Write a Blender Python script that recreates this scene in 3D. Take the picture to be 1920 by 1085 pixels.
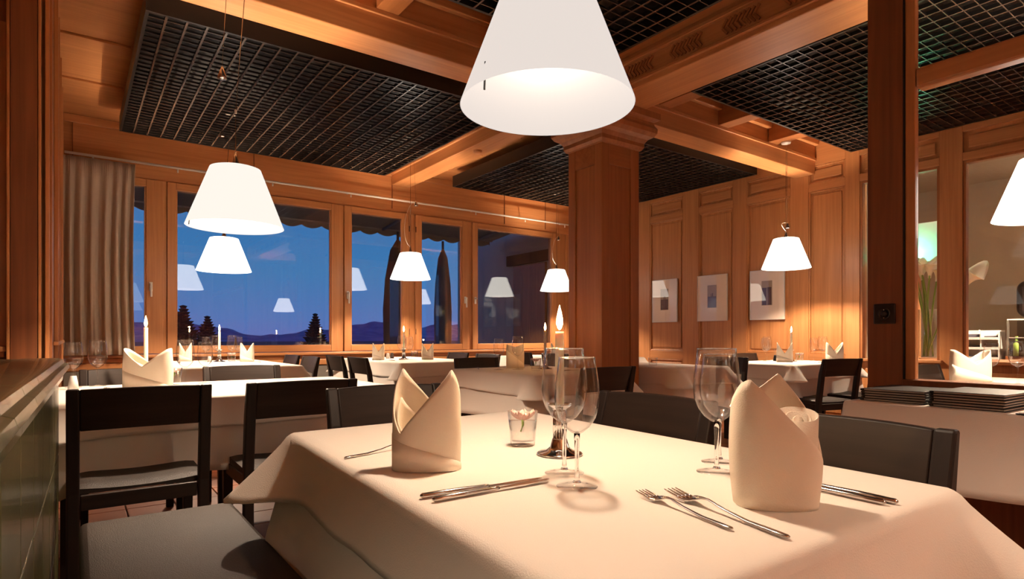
import bpy, bmesh, math, random
from mathutils import Vector, Matrix
random.seed(7)
sc = bpy.context.scene
for o in list(bpy.data.objects): bpy.data.objects.remove(o)
C = sc.collection
PI = math.pi; R = math.radians; sin = math.sin; cos = math.cos

# ------------------------------------------------------------------ camera
cd = bpy.data.cameras.new('camera'); cam = bpy.data.objects.new('camera', cd); C.objects.link(cam)
cam.location = (0, 0, 1.01); cam.rotation_euler = (PI/2, 0, R(-36))
cd.sensor_width = 36; cd.lens = 1129/1920*36; cd.shift_y = 89.5/1920; cd.clip_end = 9000; cd.clip_start = .02
sc.camera = cam
# ------------------------------------------------------------------ exposure
sc.view_settings.view_transform = 'Standard'; sc.view_settings.look = 'None'
sc.view_settings.exposure = 1.3; sc.view_settings.gamma = 1.0; sc.view_settings.use_curve_mapping = False
# ------------------------------------------------------------------ dusk sky
w = bpy.data.worlds.new('dusk'); sc.world = w; w.use_nodes = True
nt = w.node_tree; nt.nodes.clear()
def N(nt, t, **k):
    n = nt.nodes.new(t)
    for a, b in k.items():
        if a.startswith('i_'): n.inputs[a[2:].replace('_', ' ')].default_value = b
        else: setattr(n, a, b)
    return n
def ramp(nt, stops):
    r = nt.nodes.new('ShaderNodeValToRGB'); e = r.color_ramp.elements
    while len(e) > 1: e.remove(e[-1])
    for i, (p, c) in enumerate(stops):
        el = e[0] if i == 0 else e.new(p)
        el.position = p; el.color = (*c, 1)
    return r
tc = N(nt, 'ShaderNodeTexCoord'); sx = N(nt, 'ShaderNodeSeparateXYZ'); nt.links.new(tc.outputs['Generated'], sx.inputs[0])
rp = ramp(nt, [(0.0, (.03, .05, .14)), (.0, (.10, .15, .42)), (.03, (.075, .165, .43)), (.10, (.045, .175, .41)), (.3, (.028, .13, .36)), (1, (.01, .05, .2))])
nt.links.new(sx.outputs[2], rp.inputs[0])
bg = N(nt, 'ShaderNodeBackground'); bg.inputs[1].default_value = .5
wo = N(nt, 'ShaderNodeOutputWorld'); nt.links.new(rp.outputs[0], bg.inputs[0]); nt.links.new(bg.outputs[0], wo.inputs[0])

WARM = (1, .75, .54)
LAMP_W = 72          # light bulb power of every pendant

# ------------------------------------------------------------------ materials
M = {}
def mat(name, col, rough=.5, metal=0, bump=None, noise=None, **k):
    m = bpy.data.materials.new(name); m.use_nodes = True; nt = m.node_tree
    b = nt.nodes['Principled BSDF']; b.inputs['Base Color'].default_value = (*col, 1)
    b.inputs['Roughness'].default_value = rough; b.inputs['Metallic'].default_value = metal
    for a, v in k.items(): b.inputs[a.replace('_', ' ')].default_value = v
    t = N(nt, 'ShaderNodeTexCoord')
    if noise:  # (scale, other colour)
        n = N(nt, 'ShaderNodeTexNoise'); n.inputs['Scale'].default_value = noise[0]; n.inputs['Detail'].default_value = 5
        r = ramp(nt, [(.35, col), (.7, noise[1])]); nt.links.new(t.outputs['Object'], n.inputs[0])
        nt.links.new(n.outputs[0], r.inputs[0]); nt.links.new(r.outputs[0], b.inputs['Base Color'])
    if bump:   # (scale, strength)
        v = N(nt, 'ShaderNodeTexNoise'); v.inputs['Scale'].default_value = bump[0]; v.inputs['Detail'].default_value = 3
        nt.links.new(t.outputs['Object'], v.inputs[0])
        bp = N(nt, 'ShaderNodeBump'); bp.inputs['Strength'].default_value = bump[1]; bp.inputs['Distance'].default_value = .002
        nt.links.new(v.outputs[0], bp.inputs['Height']); nt.links.new(bp.outputs[0], b.inputs['Normal'])
    M[name] = m; return m
def wood(name, c1, c2, axis='z', rough=.38, sc_=1.0):
    m = bpy.data.materials.new(name); m.use_nodes = True; nt = m.node_tree
    b = nt.nodes['Principled BSDF']; b.inputs['Roughness'].default_value = rough
    t = N(nt, 'ShaderNodeTexCoord'); mp = N(nt, 'ShaderNodeMapping')
    s = [38*sc_]*3; s['xyz'.index(axis)] = 1.3*sc_; mp.inputs['Scale'].default_value = s
    n = N(nt, 'ShaderNodeTexNoise'); n.inputs['Scale'].default_value = 1; n.inputs['Detail'].default_value = 6; n.inputs['Distortion'].default_value = .6
    mp2 = N(nt, 'ShaderNodeMapping'); s2 = [5*sc_]*3; s2['xyz'.index(axis)] = .35*sc_; mp2.inputs['Scale'].default_value = s2
    n2 = N(nt, 'ShaderNodeTexNoise'); n2.inputs['Scale'].default_value = 1; n2.inputs['Detail'].default_value = 3; n2.inputs['Distortion'].default_value = 1.2
    L = nt.links.new
    L(t.outputs['Object'], mp.inputs[0]); L(mp.outputs[0], n.inputs[0]); L(t.outputs['Object'], mp2.inputs[0]); L(mp2.outputs[0], n2.inputs[0])
    mx = N(nt, 'ShaderNodeMath', operation='ADD'); hx = N(nt, 'ShaderNodeMath', operation='MULTIPLY'); hx.inputs[1].default_value = .5
    L(n.outputs[0], mx.inputs[0]); L(n2.outputs[0], mx.inputs[1]); L(mx.outputs[0], hx.inputs[0])
    r = ramp(nt, [(.36, c1), (.64, c2)]); L(hx.outputs[0], r.inputs[0]); L(r.outputs[0], b.inputs['Base Color'])
    bp = N(nt, 'ShaderNodeBump'); bp.inputs['Strength'].default_value = .12; bp.inputs['Distance'].default_value = .002
    L(n.outputs[0], bp.inputs['Height']); L(bp.outputs[0], b.inputs['Normal'])
    if 'ebony' in name: b.inputs['Specular IOR Level'].default_value = .3
    M[name] = m; return m
for ax in 'xyz':
    wood('pine_'+ax, (.41, .168, .056), (.56, .255, .098), ax)
    wood('oak_'+ax, (.28, .100, .030), (.40, .155, .050), ax, .42)
wood('dark_oak', (.15, .045, .014), (.27, .092, .030), 'z', .48, .8)
wood('ebony_x', (.012, .0075, .006), (.028, .017, .012), 'x', .45)
wood('ebony_z', (.010, .007, .006), (.022, .014, .011), 'z', .45)
mat('leather', (.014, .009, .007), .5, Specular_IOR_Level=.3, bump=(260, .8), noise=(6, (.034, .025, .02)))
mat('bench_leather', (.026, .015, .010), .55, Specular_IOR_Level=.22, bump=(380, .8), noise=(5, (.034, .020, .013)))
mat('black', (.006, .006, .006), .6)
mat('grille', (.006, .0055, .005), .4)
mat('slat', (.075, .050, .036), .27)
mat('cloth', (.80, .745, .67), .85, bump=(420, .35))
mat('napkin', (.87, .78, .64), .8, bump=(500, .25))
mat('chrome', (.78, .76, .74), .08, 1)
mat('steel', (.62, .58, .55), .16, 1)
mat('white_paint', (.72, .70, .66), .4)
mat('wax', (.88, .80, .62), .45, Subsurface_Weight=.3)
mat('wick', (.01, .008, .006), .9)
mat('glaze', (.055, .055, .018), .27, noise=(9, (.10, .09, .035)), bump=(14, .5), Coat_Weight=.1)
mat('glaze_cap', (.11, .115, .055), .2, noise=(7, (.20, .175, .11)), bump=(10, .6), Coat_Weight=.2)
mat('grout', (.30, .24, .12), .9)
mat('terracotta', (.24, .075, .035), .4, noise=(5, (.33, .12, .055)))
mat('floor_base', (.09, .05, .035), .8)
mat('curtain', (.42, .33, .25), .9, bump=(300, .4), noise=(30, (.41, .32, .25)))
mat('grey_panel', (.16, .145, .12), .6)
mat('picture_mat', (.90, .78, .66), .6)
mat('print_ink', (.16, .10, .11), .7)
mat('print_ground', (.42, .33, .25), .7)
mat('switch', (.020, .014, .011), .3)
mat('menu_cover', (.020, .017, .015), .45, bump=(300, .3))
mat('paper', (.72, .66, .58), .7)
mat('awning', (.36, .29, .23), .9)
mat('render_wall', (.50, .40, .33), .9)
mat('terrace', (.12, .11, .11), .9)
mat('far_hill', (.10, .14, .33), 1, noise=(.012, (.20, .26, .48)))
mat('land', (.03, .04, .07), 1)
mat('needles', (.010, .016, .014), .9)
mat('bark', (.02, .014, .01), .9)
mat('beige_wall', (.42, .34, .25), .8)
mat('petal', (.88, .87, .72), .5, Subsurface_Weight=.2)
mat('stem_green', (.26, .40, .07), .5)
mat('spadix', (.7, .5, .1), .6)
mat('pink_petal', (.85, .55, .48), .6)
mat('salt', (.8, .78, .74), .9)
mat('pepper', (.03, .022, .018), .9)
mat('red_paper', (.45, .06, .03), .6)
mat('blue_paper', (.10, .10, .13), .6)
mat('machine', (.015, .012, .012), .3)
mat('parasol', (.13, .14, .19), .9)
mat('parasol_brown', (.13, .10, .085), .9)
def emis(name, col, st, base=(.03, .03, .03)):
    m = bpy.data.materials.new(name); m.use_nodes = True; b = m.node_tree.nodes['Principled BSDF']
    b.inputs['Base Color'].default_value = (*base, 1); b.inputs['Emission Color'].default_value = (*col, 1)
    b.inputs['Emission Strength'].default_value = st; b.inputs['Roughness'].default_value = .5; b.inputs['Specular IOR Level'].default_value = .1
    M[name] = m
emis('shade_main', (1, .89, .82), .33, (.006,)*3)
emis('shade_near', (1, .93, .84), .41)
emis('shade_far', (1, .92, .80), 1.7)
emis('flame', (1, .62, .26), 34)
emis('green_led', (.05, 1, .5), 5)
emis('town_light', (1, .7, .4), 14)
def thin_glass(name, base, tint=(1, 1, 1), rough=0, edge=None):
    m = bpy.data.materials.new(name); m.use_nodes = True; nt = m.node_tree; nt.nodes.clear(); L = nt.links.new
    lw = N(nt, 'ShaderNodeLayerWeight'); lw.inputs[0].default_value = .5
    p = N(nt, 'ShaderNodeMath', operation='POWER'); p.inputs[1].default_value = 5
    q = N(nt, 'ShaderNodeMath', operation='MULTIPLY_ADD'); q.inputs[1].default_value = 1-base; q.inputs[2].default_value = base
    L(lw.outputs['Facing'], p.inputs[0]); L(p.outputs[0], q.inputs[0])
    t = N(nt, 'ShaderNodeBsdfTransparent'); t.inputs[0].default_value = (*tint, 1)
    g = N(nt, 'ShaderNodeBsdfGlossy'); g.inputs['Roughness'].default_value = rough
    mx = N(nt, 'ShaderNodeMixShader'); o = N(nt, 'ShaderNodeOutputMaterial')
    if edge:
        p2 = N(nt, 'ShaderNodeMath', operation='POWER'); p2.inputs[1].default_value = 7; L(lw.outputs['Facing'], p2.inputs[0])
        cm = ramp(nt, [(0, tint), (1, edge)]); L(p2.outputs[0], cm.inputs[0]); L(cm.outputs[0], t.inputs[0])
    L(q.outputs[0], mx.inputs[0]); L(t.outputs[0], mx.inputs[1]); L(g.outputs[0], mx.inputs[2]); L(mx.outputs[0], o.inputs[0])
    M[name] = m
thin_glass('window_glass', .085)
thin_glass('pane_glass', .03)
thin_glass('picture_glass', .045)
thin_glass('small_glass', .06, edge=(.4, .38, .35))
thin_glass('foot_glass', .04, edge=(.8, .78, .75))
thin_glass('bowl_glass', .07, edge=(.15, .14, .12))
thin_glass('water_thin', .02, (.97, .97, .96))
m = bpy.data.materials.new('crystal'); m.use_nodes = True
b = m.node_tree.nodes['Principled BSDF']; b.inputs['Transmission Weight'].default_value = 1; b.inputs['Roughness'].default_value = 0
b.inputs['IOR'].default_value = 1.48; b.inputs['Base Color'].default_value = (1, 1, 1, 1); M['crystal'] = m
m = m.copy(); m.name = 'water'; m.node_tree.nodes['Principled BSDF'].inputs['IOR'].default_value = 1.33; M['water'] = m

# ------------------------------------------------------------------ helpers
def link(name, me, mt=None, parent=None, smooth=False, loc=None, rot=None):
    if mt: me.materials.append(M[mt])
    if smooth:
        for p in me.polygons: p.use_smooth = True
    o = bpy.data.objects.new(name, me); C.objects.link(o)
    if parent: o.parent = parent
    if loc: o.location = loc
    if rot: o.rotation_euler = rot
    return o
def obj(name, bm, mt, parent=None, smooth=False, loc=None, rot=None):
    me = bpy.data.meshes.new(name); bmesh.ops.recalc_face_normals(bm, faces=bm.faces); bm.to_mesh(me); bm.free()
    return link(name, me, mt, parent, smooth, loc, rot)
def auto(o, ang=40):
    o.data.set_sharp_from_angle(angle=R(ang))
def bx(bm, x0, y0, z0, x1, y1, z1, mtx=None):
    vs = [bm.verts.new(v) for v in ((x0,y0,z0),(x1,y0,z0),(x1,y1,z0),(x0,y1,z0),(x0,y0,z1),(x1,y0,z1),(x1,y1,z1),(x0,y1,z1))]
    if mtx:
        for v in vs: v.co = mtx @ v.co
    for f in ((3,2,1,0),(4,5,6,7),(0,1,5,4),(1,2,6,5),(2,3,7,6),(3,0,4,7)): bm.faces.new([vs[i] for i in f])
def bevel(o, wd=.004, seg=2):
    b = o.modifiers.new('bevel', 'BEVEL'); b.width = wd; b.segments = seg; b.limit_method = 'ANGLE'; return o
def box(name, lims, mt, parent=None, bev=0, loc=None, rot=None):
    bm = bmesh.new()
    if not isinstance(lims, list): lims = [lims]
    for l in lims: bx(bm, *l)
    o = obj(name, bm, mt, parent, loc=loc, rot=rot)
    if bev: bevel(o, bev)
    return o
def lathe(bm, prof, n=32, c=(0, 0, 0), closed=False, rib=0, nr=0):
    rings = []
    for r, z in prof:
        if r < 1e-6: rings.append([bm.verts.new((c[0], c[1], c[2]+z))])
        else: rings.append([bm.verts.new((c[0]+(r+rib*cos(nr*2*PI*i/n))*cos(2*PI*i/n), c[1]+(r+rib*cos(nr*2*PI*i/n))*sin(2*PI*i/n), c[2]+z)) for i in range(n)])
    pairs = list(zip(rings, rings[1:])) + ([(rings[-1], rings[0])] if closed else [])
    for a, b_ in pairs:
        for i in range(n):
            j = (i+1) % n
            if len(a) == 1 and len(b_) == 1: continue
            if len(a) == 1: bm.faces.new((a[0], b_[i], b_[j]))
            elif len(b_) == 1: bm.faces.new((a[i], a[j], b_[0]))
            else: bm.faces.new((a[i], a[j], b_[j], b_[i]))
def tube(bm, pts, r, n=8):
    pts = [Vector(p) for p in pts]; rings = []; rr = r if isinstance(r, list) else [r]*len(pts)
    for i, p in enumerate(pts):
        t = (pts[min(i+1, len(pts)-1)] - pts[max(i-1, 0)]).normalized()
        a = t.cross(Vector((0, 0, 1)) if abs(t.z) < .95 else Vector((0, 1, 0))).normalized(); b_ = t.cross(a)
        rings.append([bm.verts.new(p + rr[i]*(a*cos(2*PI*k/n) + b_*sin(2*PI*k/n))) for k in range(n)])
    for a, b_ in zip(rings, rings[1:]):
        for k in range(n): bm.faces.new((a[k], a[(k+1) % n], b_[(k+1) % n], b_[k]))
    bm.faces.new(rings[0]); bm.faces.new(rings[-1])
def tag(o, label=None, cat=None, group=None, kind=None):
    if label: o['label'] = label
    if cat: o['category'] = cat
    if group: o['group'] = group
    if kind: o['kind'] = kind
    return o
def thing(name, label, cat, loc=(0, 0, 0), rz=0, group=None):
    o = bpy.data.objects.new(name, None); C.objects.link(o); o.location = loc; o.rotation_euler = (0, 0, rz); o.empty_display_size = .1
    return tag(o, label, cat, group)
def struct(o): return tag(o, kind='structure')
KIDS = {}
def kids(o): return [x for x in bpy.data.objects if x.parent == o]
def dup(root, loc, rz, label, group=None, scale=None, top=True):
    c = root.copy(); C.objects.link(c)
    if top:
        c.location = loc; c.rotation_euler = (0, 0, rz); c['label'] = label
        if group: c['group'] = group
        if scale: c.scale = (scale,)*3
    for ch in KIDS.setdefault(root.name, kids(root)):
        d = dup(ch, None, None, None, top=False); d.parent = c
    return c
class Proto:          # first placing moves the original, later ones copy it
    def __init__(s, root): s.root = root; s.used = False
    def put(s, loc, rz=0, label='', group=None, scale=None):
        if not s.used:
            s.used = True; r = s.root; KIDS[r.name] = kids(r)
            r.location = loc; r.rotation_euler = (0, 0, rz); r['label'] = label
            if group: r['group'] = group
            if scale: r.scale = (scale,)*3
            return r
        c = dup(s.root, loc, rz, label, group)
        c.scale = (scale or 1,)*3
        return c

# ================================================================== SETTING
W, RX, CZ = 7.5, 6.85, 3.25       # window wall, right wall, ceiling
# floor with terracotta tiles where it shows
fl = struct(box('floor', (-2, -4.2, -.1, 11.5, 7.9, -.012), 'floor_base'))
tme = None
for i in range(14):
    for j in range(18):
        x, y = -.25+i*.25, -.05+j*.25
        if tme is None:
            t = box('tile', (0, 0, 0, .242, .242, .012), 'terracotta', fl, .002); tme = t.data; t.location = (x, y, -.0115)
        else:
            c = t.copy(); C.objects.link(c); c.location = (x, y, -.0115+random.uniform(-.0006, .0004))
bm = bmesh.new()
for i in range(-7, 32):
    for j in range(-17, 32):
        x, y = -.25+i*.25, -.05+j*.25
        if (0 <= i < 14 and 0 <= j < 18): continue
        if x > RX-.26 or y > W-.26: continue
        bx(bm, x, y, -.0119, x+.242, y+.242, .0)
far = obj('far_tiles', bm, 'terracotta', fl); far['kind'] = 'stuff'

# ceiling, coffer boards
ce = struct(box('ceiling', (-2, -4.2, CZ, RX+.3, W+.2, CZ+.1), 'pine_x'))
for y in (6.44, 5.5, 4.6): box('batten', (-.1, y-.02, CZ-.02, .35, y+.02, CZ), 'pine_x', ce, .004)
for y in (4.6, 5.4, 6.2, 7.0):
    box('batten', (3.1, y-.02, CZ-.02, 4.05, y+.02, CZ), 'pine_x', ce, .004)
# big beams
beams = []
def beam(n, l, m): 
    o = struct(bevel(box('trim_%d' % n, l, m), .006)); beams.append(o); return o
b1 = beam(1, (-2, 3.53, 2.87, RX-.005, 3.77, CZ+.02), 'pine_x')
for s, y in ((-1, 3.53), (1, 3.77)):
    box('moulding', (-2, min(y, y+s*.018), 3.02, 3.38, max(y, y+s*.018), 3.05), 'pine_x', b1, .004)
    box('moulding', (3.77, min(y, y+s*.018), 3.02, RX-.01, max(y, y+s*.018), 3.05), 'pine_x', b1, .004)
    box('moulding', (-2, min(y, y+s*.05), 3.19, 3.36, max(y, y+s*.05), 3.25), 'pine_x', b1, .008)
    box('moulding', (3.79, min(y, y+s*.05), 3.19, RX-.01, max(y, y+s*.05), 3.25), 'pine_x', b1, .008)
b2 = beam(2, (3.385, -4.1, 2.865, 3.765, 3.56, CZ+.02), 'pine_y')
box('moulding', [(3.36, -4.1, 2.90, 3.385, 3.4, 2.925), (3.35, -4.1, 3.06, 3.385, 3.4, 3.09), (3.27, -4.1, 3.13, 3.385, 3.4, 3.25)], 'pine_y', b2, .005)
box('moulding', [(3.765, -4.1, 3.06, 3.80, 3.4, 3.09), (3.765, -4.1, 3.16, 3.86, 3.4, 3.25)], 'pine_y', b2, .005)
# carved groups of leaf notches on the camera side of the beam
bm = bmesh.new()
for sgn in (1, -1):
    bx(bm, -.012, -.006, 0, .004, .010, .058, Matrix.Rotation(0, 4, 'X') if False else Matrix.Translation((0, 0, .03)) @ Matrix.Rotation(sgn*R(38), 4, 'X') @ Matrix.Translation((0, 0, -.058 if sgn < 0 else 0)))
leaf = obj('carved_leaf', bm, 'oak_y', b2); bevel(leaf, .003)
k = 0
for g in range(9):
    y0 = 3.18 - g*.42
    for q in range(8):
        o = leaf if k == 0 else leaf.copy()
        if k: C.objects.link(o)
        o.location = (3.383, y0-q*.032, 2.968); k += 1
b3 = beam(3, (3.44, 3.74, 3.05, 3.70, W-.02, CZ+.02), 'pine_y')
box('moulding', [(3.41, 3.8, 3.18, 3.44, W-.03, 3.25), (3.70, 3.8, 3.18, 3.73, W-.03, 3.25)], 'pine_y', b3, .005)
b4 = beam(4, (-2, -.16, 2.87, 3.37, .10, CZ+.02), 'pine_x')
b5 = beam(5, (3.78, -.16, 2.87, RX-.005, .10, CZ+.02), 'pine_x')
# joists between beams and grilles
jo = None
for ys in ((3.1, 3.525),):
    for x in (.73, 1.59, 2.45, 4.23, 5.09, 5.95):
        if jo is None:
            jo = bevel(box('joist', (-.075, 0, 3.05, .075, .425, 3.249), 'oak_y', ce), .005); jo.location = (x, ys[0], 0)
        else:
            c = jo.copy(); C.objects.link(c); c.location = (x, ys[0], 0)
for x0, x1 in ((.82, 1.5), (1.68, 2.36), (4.32, 5.0), (5.18, 5.86), (6.04, 6.8)):
    for y in (3.22, 4.05): box('batten', (x0, y-.02, CZ-.022, x1, y+.02, CZ), 'pine_x', ce, .004)

# window wall -------------------------------------------------------
ww = struct(box('wall_window', [(-.4, W, -.02, RX+.15, W+.25, .83), (-.4, W, 2.70, RX+.15, W+.25, CZ), (-.4, W, .83, -.1, W+.25, 2.70), (RX, W, .83, RX+.15, W+.25, 2.70)], 'pine_x'))
box('panel', (-.09, W-.03, 0, RX-.01, W-.001, .66), 'grey_panel', ww, .004)
box('rail', (-.09, W-.045, .67, RX-.01, W-.001, .74), 'pine_x', ww, .008)
box('rail', (-.09, W-.035, .745, RX-.01, W-.001, .79), 'pine_x', ww, .006)
box('sill', (-.09, W-.085, .793, RX-.01, W-.001, .828), 'pine_x', ww, .008)
for x in (-.02, 1.7, 3.45, 5.3, 6.1): box('board_joint', (x, W-.012, 2.74, x+.008, W-.001, CZ-.01), 'dark_oak', ww)
box('rail', (-.09, W-.03, 3.17, RX-.01, W-.001, CZ-.002), 'pine_x', ww, .006)
posts = ((.615+.16, .814-.005), (2.70, 2.79), (3.693, 3.797), (4.633, 4.725), (6.33, 6.53))
posts = ((.775, .812), (2.705, 2.787), (3.697, 3.793), (4.637, 4.721), (6.335, 6.53))
for a, b_ in posts: box('mullion', (a, W+.005, .83, b_, W+.2, 2.70), 'pine_z', ww, .004)
wins = [(-.1, .775, .615, 'r'), (.814, 2.703, None, None), (2.789, 3.695, None, 'l'), (3.795, 4.635, None, 'r'), (4.723, 6.333, None, 'l'), (6.532, 6.85, None, None)]
for i, (x0, x1, gx, hd) in enumerate(wins):
    e = bpy.data.objects.new('window_%d' % (i+1), None); C.objects.link(e); struct(e)
    fw = .085 if i not in (2, 3) else .09
    gx1 = gx or x1-fw; gx0 = x0+fw if i else x0+.06
    y0, y1 = W-.022, W+.06
    sl = box('stile', (x0, y0, .835, gx0, y1, 2.695), 'pine_z', e, .005)
    sr = box('stile', (gx1, y0, .835, x1, y1, 2.695), 'pine_z', e, .005)
    box('frame_rail', (gx0, y0, .835, gx1, y1, .917), 'pine_x', e, .005)
    box('frame_rail', (gx0, y0, 2.615, gx1, y1, 2.695), 'pine_x', e, .005)
    for l, ax in (((gx0, W-.008, .917, gx0+.014, W+.03, 2.615), 'z'), ((gx1-.014, W-.008, .917, gx1, W+.03, 2.615), 'z')):
        box('glazing_bead', l, 'pine_'+ax, e, .003)
    box('pane', (gx0, W+.03, .917, gx1, W+.045, 2.615), 'window_glass', e)
    if hd:
        hx = (gx1 + (x1-gx1)*(.28 if i == 0 else .5)) if hd == 'r' else x0+.042
        bm = bmesh.new(); bx(bm, hx-.016, y0-.012, 1.50, hx+.016, y0, 1.60); bx(bm, hx-.010, y0-.045, 1.565, hx+.010, y0-.010, 1.585)
        if i in (0, 2, 3): bx(bm, hx-.010, y0-.055, 1.44, hx+.010, y0-.038, 1.587)
        o = obj('handle', bm, 'white_paint', sr if hd == 'r' else sl); bevel(o, .004); o['label'] = 'pale metal window handle'
    if i in (2, 3):
        hx = x1-.02
        for z in (1.05, 2.45):
            bm = bmesh.new(); tube(bm, [(x1+.001 if i == 2 else x0-.001, y0-.008, z), (x1+.001 if i == 2 else x0-.001, y0-.008, z+.075)], .008, 8); obj('hinge', bm, 'steel', e)
# curtain rail
cr = thing('curtain_rail', 'long thin white curtain rail on brackets above the windows', 'curtain rail', (0, W-.14, 2.83))
bm = bmesh.new(); tube(bm, [(-.08, 0, 0), (RX-.05, 0, 0)], .013, 10); obj('rod', bm, 'white_paint', cr, True)
for x in (.15, .9, 1.88, 2.83, 3.72, 4.7, 5.6, 6.4):
    bm = bmesh.new(); tube(bm, [(x, 0, -.012), (x, 0, -.05)], .008, 8); tube(bm, [(x, 0, 0), (x, .14-.001, .02)], .006, 8); obj('bracket', bm, 'white_paint', cr, True)
# curtain
bm = bmesh.new(); nx, nz = 150, 24; g = []
for j in range(nz+1):
    t = j/nz; z = 2.80 - t*1.97; row = []
    for i in range(nx+1):
        s = i/nx; x = -.09 + s*(.60 - .02*sin(3*t))
        a = .010+.017*min(1, t*2.5)
        y = W-.14 + a*sin(s*2*PI*6.5+.5*sin(t*3)+1.3*sin(s*7)) + .008*sin(s*2*PI*15+t)*t + (.006*sin(s*2*PI*40) if t < .08 else 0)
        row.append(bm.verts.new((x, y-.012, z)))
    g.append(row)
for j in range(nz):
    for i in range(nx): bm.faces.new((g[j][i], g[j][i+1], g[j+1][i+1], g[j+1][i]))
cu = obj('curtain', bm, 'curtain', None, True); cu.modifiers.new('s', 'SOLIDIFY').thickness = .003
tag(cu, 'grey brown linen curtain hanging in folds at the left end of the windows', 'curtain')

# right wall with panels ----------------------------------------------
PZ0, PZ1, FZ0, FZ1 = .82, 2.68, 2.77, 2.97
pan = [(3.20, 3.61), (3.82, 4.40), (4.59, 5.12), (5.38, 5.98), (6.2, 6.8)]
op = [(2.31, 3.05), (-.3, 2.12)]
wr = struct(box('wall_right', [(RX+.03, 3.05, -.02, RX+.16, W, CZ), (RX+.03, -4.2, 2.69, RX+.16, 3.05, CZ), (RX+.03, -4.2, -.02, RX+.16, 3.05, .78),
      (RX+.03, 2.12, .78, RX+.16, 2.31, 2.69), (RX+.03, -4.2, .78, RX+.16, -.3, 2.69)], 'pine_z'))
ys = [3.05] + [v for p in pan for v in p] + [W]
for a, b_ in zip(ys[0::2], ys[1::2]): box('stile', (RX, a, .0, RX+.035, b_, CZ-.002), 'pine_z', wr, .004)
box('stile', (RX, 2.12, .0, RX+.035, 2.31, CZ-.002), 'pine_z', wr, .004)
for a, b_ in pan:
    for z0, z1 in ((0, .12), (.70, PZ0), (PZ1, FZ0), (FZ1, CZ-.003)): box('rail', (RX+.001, a, z0, RX+.035, b_, z1), 'pine_y', wr, .004)
    for z0, z1 in ((.12, .70), (PZ0, PZ1), (FZ0, FZ1)):
        box('panel', (RX+.018, a+.045, z0+.045, RX+.032, b_-.045, z1-.045), 'pine_z' if z1 != FZ1 else 'pine_y', wr, .008)
        box('bead', [(RX+.006, a, z0, RX+.03, a+.018, z1), (RX+.006, b_-.018, z0, RX+.03, b_, z1), (RX+.006, a+.018, z0, RX+.03, b_-.018, z0+.018), (RX+.006, a+.018, z1-.018, RX+.03, b_-.018, z1)], 'pine_z', wr, .006)
for a, b_ in ((2.31, 3.05), (1.3, 2.12), (.4, 1.2), (-.5, .3)):
    box('rail', [(RX+.001, a, 2.69, RX+.035, b_, FZ0), (RX+.001, a, FZ1, RX+.035, b_, CZ-.003)], 'pine_y', wr, .004)
    box('panel', (RX+.018, a+.04, FZ0+.04, RX+.032, b_-.04, FZ1-.04), 'pine_y', wr, .008)
for y0, y1 in op:
    box('ledge', (RX-.04, y0-.03, .755, RX+.19, y1+.03, .785), 'pine_y', wr, .006)
    o = box('pane', (RX+.08, y0, .785, RX+.09, y1, 2.69), 'pane_glass', wr); o['label'] = 'clear glass pane looking into the bar'
    box('jamb', [(RX+.01, y0, .785, RX+.08, y0+.025, 2.69), (RX+.01, y1-.025, .785, RX+.08, y1, 2.69), (RX+.01, y0+.025, 2.665, RX+.08, y1-.025, 2.69)], 'oak_z', wr, .004)
    box('panel', (RX+.015, y0+.05, .15, RX+.032, y1-.05, .68), 'pine_z', wr, .006)
# left wall, back wall
wl = struct(box('wall_left', [(-.26, 4.36, -.02, -.105, W+.2, CZ), (-1.75, 4.36, -.02, -.26, 4.5, .96), (-1.75, 4.36, 2.75, -.26, 4.5, CZ), (-1.9, -4.2, -.02, -1.75, 4.5, CZ)], 'oak_z'))
for y in (4.75, 5.25, 6.0, 6.7): box('stile', (-.105, y, .8, -.082, y+.07, CZ-.01), 'pine_z', wl, .004)
box('post', (-.285, 4.26, 0, -.165, 4.36, CZ-.003), 'dark_oak', wl, .005)
box('stile', [(-.30, 4.255, 0, -.286, 4.36, CZ-.003), (-.164, 4.255, 0, -.150, 4.36, CZ-.003)], 'pine_z', wl, .003)
box('stile', [(-.135, 4.29, 0, -.115, 4.36, CZ-.003), (-.34, 4.33, .96, -.295, 4.36, 2.75)], 'pine_z', wl, .005)
box('ledge', [(-1.7, 4.27, .93, -.30, 4.359, .962), (-1.7, 4.30, .90, -.31, 4.359, .93), (-.104, 4.5, .96, -.075, 7.1, .985)], 'pine_x', wl, .006)
o = box('pane', (-1.7, 4.40, .962, -.345, 4.412, 2.75), 'pane_glass', wl)
box('backing', (-1.7, 4.46, .962, -.27, 4.48, 2.75), 'dark_oak', wl)
struct(box('wall_back', (-2, -4.3, -.02, RX+.2, -4.15, CZ), 'pine_z'))

# pillar ----------------------------------------------------------------
pl = struct(bpy.data.objects.new('pillar', None)); C.objects.link(pl)
px0, px1, py0, py1 = 3.385, 3.815, 3.445, 3.845
box('core', (px0+.012, py0+.012, 0, px1-.012, py1-.012, 2.86), 'oak_z', pl)
for (x0, x1) in ((px0, px0+.085), (px1-.10, px1)):
    for (y0, y1) in ((py0, py0+.085), (py1-.085, py1)): box('corner_post', (x0, y0, 0, x1, y1, 2.60), 'oak_z', pl, .004)
box('rail', [(px0+.085, py0, 2.40, px1-.10, py0+.03, 2.60), (px0, py0+.085, 2.40, px0+.03, py1-.085, 2.60), (px0+.085, py0, 0, px1-.10, py0+.03, .25)], 'oak_x', pl, .003)
prof = [(.0, 2.56), (.015, 2.565), (.03, 2.59), (.03, 2.62), (.05, 2.65), (.085, 2.67), (.105, 2.70), (.108, 2.735), (.09, 2.765), (.085, 2.79), (.10, 2.80), (.125, 2.81), (.125, 2.862)]
bm = bmesh.new(); rings = []
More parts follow.
